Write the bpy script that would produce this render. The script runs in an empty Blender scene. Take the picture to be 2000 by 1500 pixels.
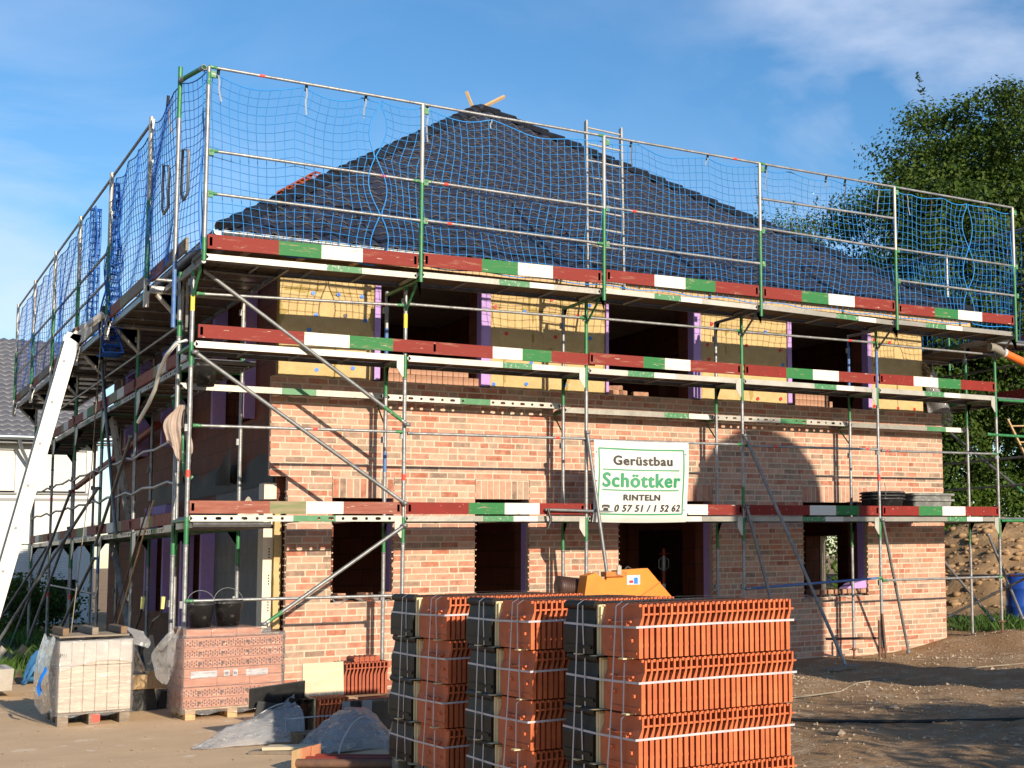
import bpy, bmesh, math, random
import numpy as np
from mathutils import Vector, Matrix
random.seed(7); rng = np.random.default_rng(7)
S = bpy.context.scene; COL = S.collection

# ------------------------------------------------------------------ camera
cd = bpy.data.cameras.new('camera'); cam = bpy.data.objects.new('camera', cd); COL.objects.link(cam)
_R = Vector((.8145, -.5799, -.0170)); _F = Vector((.5772, .8107, .0980))
_R = (_R - _F * (_R.dot(_F) / _F.dot(_F))).normalized(); _F.normalize(); _U = _R.cross(_F)
cam.matrix_world = Matrix(((_R.x, _U.x, -_F.x, -3.267), (_R.y, _U.y, -_F.y, -16.992), (_R.z, _U.z, -_F.z, 1.612), (0, 0, 0, 1)))
cd.sensor_width = 36; cd.lens = 49.056; cd.shift_x = -.30456; cd.shift_y = .03206
cd.clip_start = .1; cd.clip_end = 2000
S.camera = cam

# ------------------------------------------------------------------ light, sky, exposure
SUN = Vector((-.08, 1.05, -.345)).normalized()
sl = bpy.data.lights.new('sun', 'SUN'); so = bpy.data.objects.new('sun', sl); COL.objects.link(so)
sl.energy = 4.8; sl.angle = math.radians(.5); sl.color = (1, .87, .68)
so.rotation_euler = SUN.to_track_quat('-Z', 'Y').to_euler(); so.location = (0, -30, 30)
W = bpy.data.worlds.new('World'); S.world = W; W.use_nodes = True
nt = W.node_tree; N = nt.nodes; LK = nt.links; bg = N['Background']
sky = N.new('ShaderNodeTexSky'); sky.sky_type = 'NISHITA'; sky.sun_disc = False
sky.sun_elevation = math.radians(18.2); sky.sun_rotation = math.radians(175.6)
sky.air_density = 1.0; sky.dust_density = .3; sky.ozone_density = 3.0
tc = N.new('ShaderNodeTexCoord'); mp = N.new('ShaderNodeMapping'); mp.inputs['Scale'].default_value = (1.6, 1.6, 3.6)
LK.new(tc.outputs['Generated'], mp.inputs['Vector'])
nz = N.new('ShaderNodeTexNoise'); nz.inputs['Scale'].default_value = 2.3; nz.inputs['Detail'].default_value = 8; nz.inputs['Roughness'].default_value = .55
nz.inputs['Distortion'].default_value = .5
LK.new(mp.outputs['Vector'], nz.inputs['Vector'])
def vdot(d, lo, hi):
    a = N.new('ShaderNodeVectorMath'); a.operation = 'DOT_PRODUCT'; a.inputs[1].default_value = d
    LK.new(tc.outputs['Generated'], a.inputs[0])
    m = N.new('ShaderNodeMapRange'); m.interpolation_type = 'SMOOTHSTEP'
    m.inputs['From Min'].default_value = lo; m.inputs['From Max'].default_value = hi
    LK.new(a.outputs['Value'], m.inputs['Value']); return m.outputs['Result']
def mth(op, a, b, clamp=False):
    m = N.new('ShaderNodeMath'); m.operation = op; m.use_clamp = clamp
    for i, v in enumerate((a, b)):
        if isinstance(v, (int, float)): m.inputs[i].default_value = v
        else: LK.new(v, m.inputs[i])
    return m.outputs[0]
w = mth('ADD', vdot((.06, .985, .16), .965, 1.0), vdot((.64, .68, .36), .974, .997))
mr = N.new('ShaderNodeMapRange'); mr.inputs['From Min'].default_value = .42; mr.inputs['From Max'].default_value = .75
LK.new(nz.outputs['Fac'], mr.inputs['Value'])
cl = mth('MULTIPLY', mr.outputs['Result'], mth('ADD', mth('MULTIPLY', w, 1.0), .22), True)
cl = mth('MULTIPLY', cl, .62)
mx = N.new('ShaderNodeMix'); mx.data_type = 'RGBA'
hs = N.new('ShaderNodeHueSaturation'); hs.inputs['Saturation'].default_value = 1.2; hs.inputs['Value'].default_value = .95; LK.new(sky.outputs['Color'], hs.inputs['Color'])
LK.new(cl, mx.inputs['Factor']); LK.new(hs.outputs['Color'], mx.inputs[6]); mx.inputs[7].default_value = (5.2, 5.6, 6.6, 1)
LK.new(mx.outputs[2], bg.inputs['Color']); bg.inputs['Strength'].default_value = .116
S.view_settings.view_transform = 'Standard'; S.view_settings.look = 'None'; S.view_settings.exposure = .55; S.view_settings.gamma = 1
S.cycles.max_bounces = 6; S.cycles.transparent_max_bounces = 12

# ------------------------------------------------------------------ materials
def hexc(h):
    v = [int(h[i:i + 2], 16) / 255 for i in (0, 2, 4)]
    return tuple(c / 12.92 if c < .04045 else ((c + .055) / 1.055) ** 2.4 for c in v)
MATS = {}
def mat(name, c, c2=None, rough=.6, metal=0, scale=4, amt=.5, detail=6, bump=0, bscale=None, stretch=(1, 1, 1), lo=.35, hi=.7, spec=.5, fleck=None, fs=38, ft=.66, island=0):
    """principled surface whose colour wanders between c and c2 (and c3 wear) by noise in object space"""
    m = bpy.data.materials.new(name); m.use_nodes = True; nt = m.node_tree; P = nt.nodes['Principled BSDF']
    P.inputs['Roughness'].default_value = rough; P.inputs['Metallic'].default_value = metal
    P.inputs['Specular IOR Level'].default_value = spec
    P.inputs['Base Color'].default_value = (*c, 1)
    if c2 is not None or bump:
        t = nt.nodes.new('ShaderNodeTexCoord'); mpn = nt.nodes.new('ShaderNodeMapping'); mpn.inputs['Scale'].default_value = stretch
        nt.links.new(t.outputs['Object'], mpn.inputs['Vector'])
    if c2 is not None:
        n = nt.nodes.new('ShaderNodeTexNoise'); n.inputs['Scale'].default_value = scale; n.inputs['Detail'].default_value = detail; n.inputs['Roughness'].default_value = .65
        nt.links.new(mpn.outputs['Vector'], n.inputs['Vector'])
        r = nt.nodes.new('ShaderNodeMapRange'); r.inputs['From Min'].default_value = lo; r.inputs['From Max'].default_value = hi
        nt.links.new(n.outputs['Fac'], r.inputs['Value'])
        x = nt.nodes.new('ShaderNodeMix'); x.data_type = 'RGBA'; x.inputs[6].default_value = (*c, 1); x.inputs[7].default_value = (*c2, 1)
        nt.links.new(r.outputs['Result'], x.inputs['Factor']); nt.links.new(x.outputs[2], P.inputs['Base Color'])
        if island:
            g_ = nt.nodes.new('ShaderNodeNewGeometry'); ri = nt.nodes.new('ShaderNodeMapRange'); ri.inputs['To Min'].default_value = 1 - island; ri.inputs['To Max'].default_value = 1 + island; nt.links.new(g_.outputs['Random Per Island'], ri.inputs['Value'])
            vi = nt.nodes.new('ShaderNodeVectorMath'); vi.operation = 'SCALE'; nt.links.new(x.outputs[2], vi.inputs[0]); nt.links.new(ri.outputs['Result'], vi.inputs['Scale']); nt.links.new(vi.outputs[0], P.inputs['Base Color'])
        if fleck:
            nf = nt.nodes.new('ShaderNodeTexNoise'); nf.inputs['Scale'].default_value = fs; nf.inputs['Detail'].default_value = 3; nf.inputs['Roughness'].default_value = .5; nt.links.new(mpn.outputs['Vector'], nf.inputs['Vector'])
            rf = nt.nodes.new('ShaderNodeMapRange'); rf.inputs['From Min'].default_value = ft; rf.inputs['From Max'].default_value = ft + .03; nt.links.new(nf.outputs['Fac'], rf.inputs['Value'])
            xf = nt.nodes.new('ShaderNodeMix'); xf.data_type = 'RGBA'; xf.inputs[7].default_value = (*fleck, 1); nt.links.new(rf.outputs['Result'], xf.inputs['Factor']); nt.links.new(x.outputs[2], xf.inputs[6]); nt.links.new(xf.outputs[2], P.inputs['Base Color'])
    if bump:
        n2 = nt.nodes.new('ShaderNodeTexNoise'); n2.inputs['Scale'].default_value = bscale or scale * 4; n2.inputs['Detail'].default_value = 4
        nt.links.new(mpn.outputs['Vector'], n2.inputs['Vector'])
        b = nt.nodes.new('ShaderNodeBump'); b.inputs['Strength'].default_value = bump; b.inputs['Distance'].default_value = .02
        nt.links.new(n2.outputs['Fac'], b.inputs['Height']); nt.links.new(b.outputs['Normal'], P.inputs['Normal'])
    MATS[name] = m; return m
def brickmat(name, c1, c2, mortar, bw, bh, ms, rough=.8, axis='xz', bias=0, sub=None):
    m = bpy.data.materials.new(name); m.use_nodes = True; nt = m.node_tree; P = nt.nodes['Principled BSDF']; P.inputs['Roughness'].default_value = rough
    t = nt.nodes.new('ShaderNodeTexCoord'); s = nt.nodes.new('ShaderNodeSeparateXYZ'); nt.links.new(t.outputs['Object'], s.inputs[0])
    cb = nt.nodes.new('ShaderNodeCombineXYZ')
    if axis == 'xy+z':
        a = nt.nodes.new('ShaderNodeMath'); nt.links.new(s.outputs['X'], a.inputs[0]); nt.links.new(s.outputs['Y'], a.inputs[1]); nt.links.new(a.outputs[0], cb.inputs['X'])
    else: nt.links.new(s.outputs[axis[0].upper()], cb.inputs['X'])
    nt.links.new(s.outputs['Z' if axis != 'xy' else 'Y'], cb.inputs['Y'])
    b = nt.nodes.new('ShaderNodeTexBrick'); nt.links.new(cb.outputs[0], b.inputs['Vector'])
    b.inputs['Color1'].default_value = (*c1, 1); b.inputs['Color2'].default_value = (*c2, 1); b.inputs['Mortar'].default_value = (*mortar, 1)
    b.inputs['Scale'].default_value = 1; b.inputs['Brick Width'].default_value = bw; b.inputs['Row Height'].default_value = bh; b.inputs['Mortar Size'].default_value = ms; b.inputs['Bias'].default_value = bias
    out = b.outputs['Color']
    n = nt.nodes.new('ShaderNodeTexNoise'); n.inputs['Scale'].default_value = 5; n.inputs['Detail'].default_value = 8; nt.links.new(t.outputs['Object'], n.inputs['Vector'])
    r = nt.nodes.new('ShaderNodeMapRange'); r.inputs['To Min'].default_value = .6; r.inputs['To Max'].default_value = 1.3; nt.links.new(n.outputs['Fac'], r.inputs['Value'])
    vm = nt.nodes.new('ShaderNodeVectorMath'); vm.operation = 'SCALE'; nt.links.new(out, vm.inputs[0]); nt.links.new(r.outputs['Result'], vm.inputs['Scale'])
    nt.links.new(vm.outputs[0], P.inputs['Base Color'])
    bp = nt.nodes.new('ShaderNodeBump'); bp.inputs['Strength'].default_value = .5; bp.inputs['Distance'].default_value = .01; bp.invert = True
    nt.links.new(b.outputs['Fac'], bp.inputs['Height']); nt.links.new(bp.outputs['Normal'], P.inputs['Normal'])
    MATS[name] = m; return m
def attrmat(name, rough, bump=.3, bscale=60, spec=.3, blot=(.72, 1.22), nscale=14):
    """colour per brick from the mesh's own colour layer, blotched by noise"""
    m = bpy.data.materials.new(name); m.use_nodes = True; nt = m.node_tree; P = nt.nodes['Principled BSDF']; P.inputs['Roughness'].default_value = rough
    P.inputs['Specular IOR Level'].default_value = spec
    a = nt.nodes.new('ShaderNodeVertexColor'); a.layer_name = 'Col'
    t = nt.nodes.new('ShaderNodeTexCoord')
    n = nt.nodes.new('ShaderNodeTexNoise'); n.inputs['Scale'].default_value = nscale; n.inputs['Detail'].default_value = 8; n.inputs['Roughness'].default_value = .7; nt.links.new(t.outputs['Object'], n.inputs['Vector'])
    r = nt.nodes.new('ShaderNodeMapRange'); r.inputs['From Min'].default_value = .3; r.inputs['From Max'].default_value = .7; r.inputs['To Min'].default_value = blot[0]; r.inputs['To Max'].default_value = blot[1]; nt.links.new(n.outputs['Fac'], r.inputs['Value'])
    vm = nt.nodes.new('ShaderNodeVectorMath'); vm.operation = 'SCALE'; nt.links.new(a.outputs['Color'], vm.inputs[0]); nt.links.new(r.outputs['Result'], vm.inputs['Scale'])
    n3 = nt.nodes.new('ShaderNodeTexNoise'); n3.inputs['Scale'].default_value = 9; n3.inputs['Detail'].default_value = 5; n3.inputs['Roughness'].default_value = .6; nt.links.new(t.outputs['Object'], n3.inputs['Vector'])
    r3 = nt.nodes.new('ShaderNodeMapRange'); r3.inputs['From Min'].default_value = .42; r3.inputs['From Max'].default_value = .66; r3.inputs['To Max'].default_value = .6; nt.links.new(n3.outputs['Fac'], r3.inputs['Value'])
    x3 = nt.nodes.new('ShaderNodeMix'); x3.data_type = 'RGBA'; x3.inputs[7].default_value = (.47, .285, .205, 1); nt.links.new(r3.outputs['Result'], x3.inputs['Factor']); nt.links.new(vm.outputs[0], x3.inputs[6])
    nt.links.new(x3.outputs[2], P.inputs['Base Color'])
    n2 = nt.nodes.new('ShaderNodeTexNoise'); n2.inputs['Scale'].default_value = bscale; n2.inputs['Detail'].default_value = 5; nt.links.new(t.outputs['Object'], n2.inputs['Vector'])
    b = nt.nodes.new('ShaderNodeBump'); b.inputs['Strength'].default_value = bump; b.inputs['Distance'].default_value = .01; nt.links.new(n2.outputs['Fac'], b.inputs['Height']); nt.links.new(b.outputs['Normal'], P.inputs['Normal'])
    MATS[name] = m; return m
def film(name, tint, white=.12, rough=.08, bscale=14, bump=.6, stretch=(1, 1, 1), gl=.5):
    m = bpy.data.materials.new(name); m.use_nodes = True; nt = m.node_tree; n = nt.nodes; l = nt.links
    out = n['Material Output']; n.remove(n['Principled BSDF'])
    tr = n.new('ShaderNodeBsdfTransparent'); tr.inputs['Color'].default_value = (*tint, 1)
    g = n.new('ShaderNodeBsdfGlossy'); g.inputs['Roughness'].default_value = rough
    d = n.new('ShaderNodeBsdfDiffuse'); d.inputs['Color'].default_value = (.75, .75, .77, 1)
    t = n.new('ShaderNodeTexCoord'); mpn = n.new('ShaderNodeMapping'); mpn.inputs['Scale'].default_value = stretch; l.new(t.outputs['Object'], mpn.inputs['Vector'])
    nz = n.new('ShaderNodeTexNoise'); nz.inputs['Scale'].default_value = bscale; nz.inputs['Detail'].default_value = 5; nz.inputs['Distortion'].default_value = 1.2; l.new(mpn.outputs['Vector'], nz.inputs['Vector'])
    b = n.new('ShaderNodeBump'); b.inputs['Strength'].default_value = bump; b.inputs['Distance'].default_value = .05; l.new(nz.outputs['Fac'], b.inputs['Height'])
    l.new(b.outputs['Normal'], g.inputs['Normal'])
    fr = n.new('ShaderNodeFresnel'); fr.inputs['IOR'].default_value = 1.5; l.new(b.outputs['Normal'], fr.inputs['Normal'])
    fm = n.new('ShaderNodeMath'); fm.operation = 'MULTIPLY_ADD'; fm.inputs[1].default_value = gl; fm.inputs[2].default_value = .02; fm.use_clamp = True; l.new(fr.outputs[0], fm.inputs[0])
    a = n.new('ShaderNodeMixShader'); a.inputs[0].default_value = white; l.new(tr.outputs[0], a.inputs[1]); l.new(d.outputs[0], a.inputs[2])
    c = n.new('ShaderNodeMixShader'); l.new(fm.outputs[0], c.inputs[0]); l.new(a.outputs[0], c.inputs[1]); l.new(g.outputs[0], c.inputs[2])
    l.new(c.outputs[0], out.inputs['Surface']); MATS[name] = m; return m
def leafmat(name, c, c2):
    m = bpy.data.materials.new(name); m.use_nodes = True; nt = m.node_tree; n = nt.nodes; l = nt.links
    P = n['Principled BSDF']; P.inputs['Roughness'].default_value = .6; P.inputs['Specular IOR Level'].default_value = .25
    g = n.new('ShaderNodeNewGeometry'); x = n.new('ShaderNodeMix'); x.data_type = 'RGBA'; x.inputs[6].default_value = (*c, 1); x.inputs[7].default_value = (*c2, 1)
    l.new(g.outputs['Random Per Island'], x.inputs['Factor']); l.new(x.outputs[2], P.inputs['Base Color'])
    t = n.new('ShaderNodeBsdfTranslucent'); l.new(x.outputs[2], t.inputs['Color'])
    mxs = n.new('ShaderNodeMixShader'); mxs.inputs[0].default_value = .3; l.new(P.outputs[0], mxs.inputs[1]); l.new(t.outputs[0], mxs.inputs[2]); l.new(mxs.outputs[0], n['Material Output'].inputs['Surface'])
    MATS[name] = m; return m

galv = mat('galvanised', (.33, .335, .34), (.17, .17, .175), rough=.45, metal=.5, scale=9, bump=.15, fleck=(.5, .47, .42), fs=30, ft=.70)
galvd = mat('galvanised_dark', (.15, .155, .16), (.25, .255, .26), rough=.5, metal=.5, scale=12)
alu = mat('aluminium', (.30, .28, .245), (.215, .20, .175), rough=.42, metal=.35, scale=5, bump=.1)
aluw = mat('aluminium_pale', (.42, .40, .36), (.31, .29, .255), rough=.4, metal=.25, scale=5)
pgreen = mat('green_paint', (.02, .15, .05), (.05, .22, .09), rough=.45, scale=14, lo=.45, hi=.75)
pgreenw = mat('green_paint_worn', (.03, .17, .06), (.40, .40, .36), rough=.55, scale=26, lo=.55, hi=.66)
pred = mat('red_paint', (.21, .016, .011), (.155, .016, .011), rough=.6, scale=7, spec=.2, fleck=(.52, .46, .40), ft=.70)
predw = mat('red_paint_worn', (.19, .024, .018), (.27, .13, .085), rough=.65, scale=9, lo=.56, hi=.72, stretch=(.35, 1, 2.5), spec=.2, fleck=(.50, .42, .35), fs=17, ft=.695)
predf = mat('red_paint_faded', (.29, .12, .085), (.20, .045, .03), rough=.75, scale=9, stretch=(.3, 1, 3), spec=.2, fleck=(.52, .46, .40), fs=22, ft=.68)
pgrn = mat('green_board_paint', (.025, .15, .045), (.26, .20, .12), rough=.6, scale=15, lo=.58, hi=.68, stretch=(.35, 1, 2.5), spec=.2, fleck=(.52, .46, .40), fs=26, ft=.69)
pgrnf = mat('green_board_faded', (.13, .16, .06), (.28, .20, .12), rough=.7, scale=10, stretch=(.3, 1, 3))
pwht = mat('white_board_paint', (.60, .57, .52), (.36, .28, .21), rough=.6, scale=15, lo=.60, hi=.70, stretch=(.35, 1, 2.5), spec=.2, fleck=(.25, .16, .11), fs=26, ft=.70)
tape = mat('red_tape', (.70, .05, .03), rough=.5)
ylab = mat('yellow_label', (.75, .60, .06), rough=.5)
bluep = mat('blue_paint', (.02, .10, .34), (.12, .2, .33), rough=.5, scale=20)
ply = mat('plywood_brown', (.10, .062, .036), (.17, .11, .065), rough=.7, scale=5, stretch=(.4, 4, 1))
alus = mat('deck_underside', (.30, .22, .13), (.18, .13, .08), rough=.30, metal=.7, scale=3, stretch=(6, .5, 1))
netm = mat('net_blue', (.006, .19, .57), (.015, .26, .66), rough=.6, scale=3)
net_shade = mat('net_blue_shaded', (.008, .08, .40), (.012, .15, .55), rough=.6, scale=3)  # darker copy of the net blue; shade on the left nets painted in
strapg = mat('strap_grey_blue', (.17, .22, .29), (.08, .10, .13), rough=.5, scale=8)
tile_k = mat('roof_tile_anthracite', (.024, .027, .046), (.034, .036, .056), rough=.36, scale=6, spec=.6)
tile_lip_lit = mat('roof_tile_lip_lit', (.11, .105, .10), (.075, .07, .068), rough=.45, scale=9)  # paler than the tile: sunlight on the lip edges put into the colour
hipk = mat('hip_tile_black', (.012, .012, .014), (.022, .022, .026), rough=.4, scale=8)
zinc = mat('zinc', (.30, .33, .36), (.22, .25, .28), rough=.42, metal=.7, scale=3)
woodl = mat('wood_light', (.52, .36, .19), (.42, .27, .13), rough=.7, scale=6, stretch=(4, 4, .5))
woodg = mat('wood_weathered', (.26, .21, .16), (.16, .125, .09), rough=.8, scale=6, stretch=(1, 5, 5), bump=.3)
woodb = mat('wood_brown', (.20, .125, .07), (.13, .08, .045), rough=.8, scale=6, stretch=(1, 5, 5))
woodp = mat('wood_pale_board', (.60, .50, .34), (.48, .39, .26), rough=.75, scale=3, stretch=(1, 1, 6))
brickm = attrmat('clinker_brick', .85, blot=(.66, 1.22), nscale=11)
mortar = mat('mortar', (.57, .45, .345), (.47, .37, .28), rough=.9, scale=20, bump=.4, bscale=90)
insul = mat('mineral_wool', (.53, .385, .19), (.44, .315, .15), rough=.95, scale=7, bump=.6, bscale=16, spec=.1)
insul2 = mat('mineral_wool_edge', (.40, .30, .11), (.30, .21, .08), rough=.95, scale=30, bump=.6, bscale=60, spec=.1)
xps = mat('purple_foam', (.42, .27, .56), (.36, .23, .50), rough=.8, scale=20)
discb = mat('blue_plastic', (.01, .16, .62), rough=.4); discr = mat('red_plastic', (.62, .015, .02), rough=.4); disck = mat('black_plastic', (.012, .012, .013), (.03, .03, .03), rough=.45, scale=10)
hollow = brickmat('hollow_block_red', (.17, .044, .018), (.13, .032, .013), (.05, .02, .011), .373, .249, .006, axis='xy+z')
aac = brickmat('aerated_block_grey', (.16, .152, .145), (.14, .134, .128), (.13, .125, .12), .62, .249, .006, axis='xy+z')
conc = mat('concrete', (.36, .33, .29), (.27, .25, .22), rough=.9, scale=5, bump=.3)
membrane = mat('black_membrane', (.016, .016, .017), (.03, .03, .03), rough=.7, scale=5)
cream = mat('cream_block', (.72, .62, .48), (.62, .52, .40), rough=.85, scale=6)
dark = mat('dark_interior', (.05, .035, .028), rough=.95)
terra = mat('terracotta', (.54, .128, .040), (.40, .088, .027), rough=.75, scale=9, bump=.15, bscale=60, island=.16)
terrad = mat('terracotta_deep', (.36, .075, .028), (.26, .055, .022), rough=.7, scale=9)
blkg = mat('black_glaze', (.013, .0095, .007), (.019, .013, .009), rough=.5, scale=5, spec=.14)
card = mat('cardboard', (.66, .52, .30), (.58, .45, .25), rough=.85, scale=5)
pp = mat('white_strap', (.50, .47, .50), (.36, .34, .37), rough=.35, scale=10)
ob = mat('orange_block', (.56, .235, .125), (.48, .19, .10), rough=.85, scale=9, bump=.15)
ob_shade = mat('orange_block_hole_shade', (.20, .07, .04), rough=.95)  # same clay made darker, the shade inside the holes put into the colour
wb = mat('white_block', (.62, .53, .43), (.54, .45, .36), rough=.9, scale=5)
wbl = mat('white_block_joint', (.50, .42, .34), rough=.95)
paper = mat('grey_label_paper', (.55, .54, .56), (.38, .37, .40), rough=.6, scale=22, lo=.5, hi=.62, stretch=(1, 1, 3))
filmc = film('clear_film', (.97, .96, .96), .11, rough=.18, bscale=8, bump=.9, stretch=(.5, .5, 5), gl=.6)
filmw = film('milky_film', (.95, .95, .96), .24, bscale=9, bump=.8, gl=.7)
filmp = film('crumpled_film', (.95, .95, .97), .27, rough=.12, bscale=11, bump=1.0, stretch=(1, 1, 2), gl=1.0)
yel = mat('yellow_orange_paint', (.68, .215, .014), (.58, .17, .012), rough=.42, scale=6)
yeld = mat('orange_paint_worn', (.55, .16, .01), (.30, .09, .02), rough=.5, scale=14)
motor = mat('motor_brown', (.045, .02, .014), (.08, .04, .03), rough=.5, scale=14)
bucketm = mat('bucket_black', (.022, .023, .024), (.25, .24, .22), rough=.55, scale=15, lo=.55, hi=.72)
tubm = mat('tub_grey', (.13, .13, .125), (.30, .29, .27), rough=.6, scale=9, lo=.45, hi=.75)
tubd = mat('tub_dark', (.03, .03, .032), (.17, .165, .155), rough=.55, scale=14, lo=.52, hi=.75)
barrel = mat('barrel_blue', (.012, .06, .33), (.01, .045, .25), rough=.35, scale=3)
pipeo = mat('orange_pipe', (.68, .14, .02), rough=.35); pipeg = mat('grey_pipe', (.22, .20, .17), rough=.5)
redox = mat('red_oxide', (.24, .035, .02), (.17, .03, .02), rough=.6, scale=12)
rust = mat('rusty_steel', (.17, .085, .05), (.10, .055, .04), rough=.8, scale=12, bump=.2)
hoistw = mat('hoist_white', (.54, .52, .48), (.34, .32, .28), rough=.45, metal=.1, scale=5, lo=.45, hi=.8)
signw = mat('banner_white', (.56, .55, .52), (.48, .46, .41), rough=.55, scale=3, lo=.5, hi=.8)
signg = mat('banner_green', (.012, .21, .09), rough=.5); signk = mat('banner_black', (.018, .016, .018), rough=.5)
cloth = mat('beige_cloth', (.42, .33, .28), (.30, .24, .21), rough=.9, scale=9)
hosew = mat('white_hose', (.80, .80, .74), rough=.4); rope = mat('rope', (.26, .22, .16), rough=.9); cabk = mat('black_cable', (.012, .012, .012), rough=.5)
gripy = mat('yellow_grip', (.80, .72, .25), rough=.4)
render = mat('white_render', (.66, .65, .62), (.60, .59, .56), rough=.9, scale=2)
shut = mat('roller_shutter', (.62, .62, .62), rough=.5); darkw = mat('dark_window', (.01, .012, .016), rough=.12); fasc = mat('grey_fascia', (.22, .22, .23), rough=.6)
ntile = mat('blue_grey_tile', (.075, .078, .095), (.12, .12, .135), rough=.45, scale=5)
bark = mat('bark', (.11, .085, .06), (.17, .14, .105), rough=.9, scale=8, bump=.5)
grassm = leafmat('grass_blade', (.035, .085, .012), (.075, .14, .025))
lf1 = leafmat('leaf_dark', (.018, .042, .005), (.036, .070, .007)); lf2 = leafmat('leaf_mid', (.038, .075, .007), (.068, .115, .012)); lf3 = leafmat('leaf_yellowish', (.055, .095, .010), (.075, .110, .016))
lf4 = leafmat('hedge_leaf', (.045, .095, .012), (.095, .155, .02)); lf5 = leafmat('birch_leaf', (.06, .09, .03), (.10, .13, .05))
stone = mat('stone_pale', (.46, .36, .26), (.27, .20, .135), rough=.9, scale=6)
silom = mat('silo_paint', (.55, .10, .06), (.45, .08, .05), rough=.5, scale=4)
blues = mat('blue_sheet', (.03, .12, .28), (.06, .2, .4), rough=.4, scale=6)

# ------------------------------------------------------------------ mesh builder
class MB:
    def __init__(s): s.v = []; s.f = []; s.m = []; s.sm = []; s.n = 0; s.cols = None
    def add(s, V, F, m, smooth=False):
        o = s.n; V = [tuple(map(float, p)) for p in V]; s.v += V; s.n += len(V)
        for f in F: s.f.append([i + o for i in f]); s.m.append(m); s.sm.append(smooth)
    def box(s, a, b, m, rot=None, piv=None):
        x0, y0, z0 = a; x1, y1, z1 = b
        V = [(x0, y0, z0), (x1, y0, z0), (x1, y1, z0), (x0, y1, z0), (x0, y0, z1), (x1, y0, z1), (x1, y1, z1), (x0, y1, z1)]
        if rot is not None:
            p = Vector(piv if piv else ((x0 + x1) / 2, (y0 + y1) / 2, (z0 + z1) / 2))
            V = [p + rot @ (Vector(q) - p) for q in V]
        s.add(V, [(0, 3, 2, 1), (4, 5, 6, 7), (0, 1, 5, 4), (1, 2, 6, 5), (2, 3, 7, 6), (3, 0, 4, 7)], m)
    def bbox(s, a, b, m, c=.006, rot=None):
        """box with chamfered edges along all sides"""
        x0, y0, z0 = a; x1, y1, z1 = b; V = []; F = []
        bm = bmesh.new(); bmesh.ops.create_cube(bm, size=1)
        for q in bm.verts: q.co = Vector(((x0 + x1) / 2 + q.co.x * (x1 - x0), (y0 + y1) / 2 + q.co.y * (y1 - y0), (z0 + z1) / 2 + q.co.z * (z1 - z0)))
        bmesh.ops.bevel(bm, geom=list(bm.edges), offset=c, segments=1, affect='EDGES', profile=.5)
        p = Vector(((x0 + x1) / 2, (y0 + y1) / 2, (z0 + z1) / 2)); bm.verts.ensure_lookup_table()
        V = [(p + rot @ (q.co - p)) if rot is not None else q.co.copy() for q in bm.verts]
        F = [[q.index for q in f.verts] for f in bm.faces]; bm.free(); s.add(V, F, m)
    def ptube(s, pts, r, m, n=8, cap=True, smooth=True):
        pts = [Vector(p) for p in pts]; k = len(pts); V = []; F = []
        rs = r if isinstance(r, (list, tuple)) else [r] * k
        d = (pts[1] - pts[0]).normalized(); a = d.cross(Vector((0, 0, 1)))
        if a.length < .05: a = d.cross(Vector((1, 0, 0)))
        a.normalize()
        for i, p in enumerate(pts):
            t = (pts[min(i + 1, k - 1)] - pts[max(i - 1, 0)])
            if t.length > 1e-9: t.normalize()
            else: t = d
            a = a - t * a.dot(t)
            if a.length < 1e-6: a = t.orthogonal()
            a.normalize(); b = t.cross(a)
            for j in range(n):
                w = 2 * math.pi * j / n; V.append(p + (a * math.cos(w) + b * math.sin(w)) * rs[i])
        for i in range(k - 1):
            for j in range(n): F.append((i * n + j, i * n + (j + 1) % n, (i + 1) * n + (j + 1) % n, (i + 1) * n + j))
        s.add(V, F, m, smooth)
        if cap:
            s.add(V[:n][::-1], [tuple(range(n))], m); s.add(V[-n:], [tuple(range(n))], m)
    def tube(s, a, b, r, m, n=8): s.ptube([a, b], r, m, n)
    def segs(s, a, b, r, parts, n=10):
        """straight tube cut into coloured lengths: parts = [(t0, t1, mat)]"""
        a = Vector(a); b = Vector(b)
        for t0, t1, m in parts: s.ptube([a + (b - a) * t0, a + (b - a) * t1], r, m, n)
    def lathe(s, c, prof, m, n=24, sx=1, sy=1):
        V = []; F = []; k = len(prof)
        for (r, z) in prof:
            for j in range(n):
                w = 2 * math.pi * j / n; V.append((c[0] + r * sx * math.cos(w), c[1] + r * sy * math.sin(w), c[2] + z))
        for i in range(k - 1):
            for j in range(n): F.append((i * n + j, i * n + (j + 1) % n, (i + 1) * n + (j + 1) % n, (i + 1) * n + j))
        s.add(V, F, m, True)
    def prism(s, poly, y0, y1, m, axis='y'):
        """polygon in x-z (axis y) or y-z (axis x) pushed along the axis"""
        k = len(poly)
        P = (lambda u, w, t: (u, t, w)) if axis == 'y' else ((lambda u, w, t: (t, u, w)) if axis == 'x' else (lambda u, w, t: (u, w, t)))
        V = [P(u, w, y0) for u, w in poly] + [P(u, w, y1) for u, w in poly]
        F = [tuple(range(k))[::-1], tuple(range(k, 2 * k))] + [(i, (i + 1) % k, k + (i + 1) % k, k + i) for i in range(k)]
        s.add(V, F, m)
    def grid(s, fn, nu, nv, m, smooth=True):
        V = [fn(i / nu, j / nv) for j in range(nv + 1) for i in range(nu + 1)]
        F = [(j * (nu + 1) + i, j * (nu + 1) + i + 1, (j + 1) * (nu + 1) + i + 1, (j + 1) * (nu + 1) + i) for j in range(nv) for i in range(nu)]
        s.add(V, F, m, smooth)
def origin(o):
    p = Vector((0, 0, 0))
    while o is not None: p += o.location; o = o.parent
    return p
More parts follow.
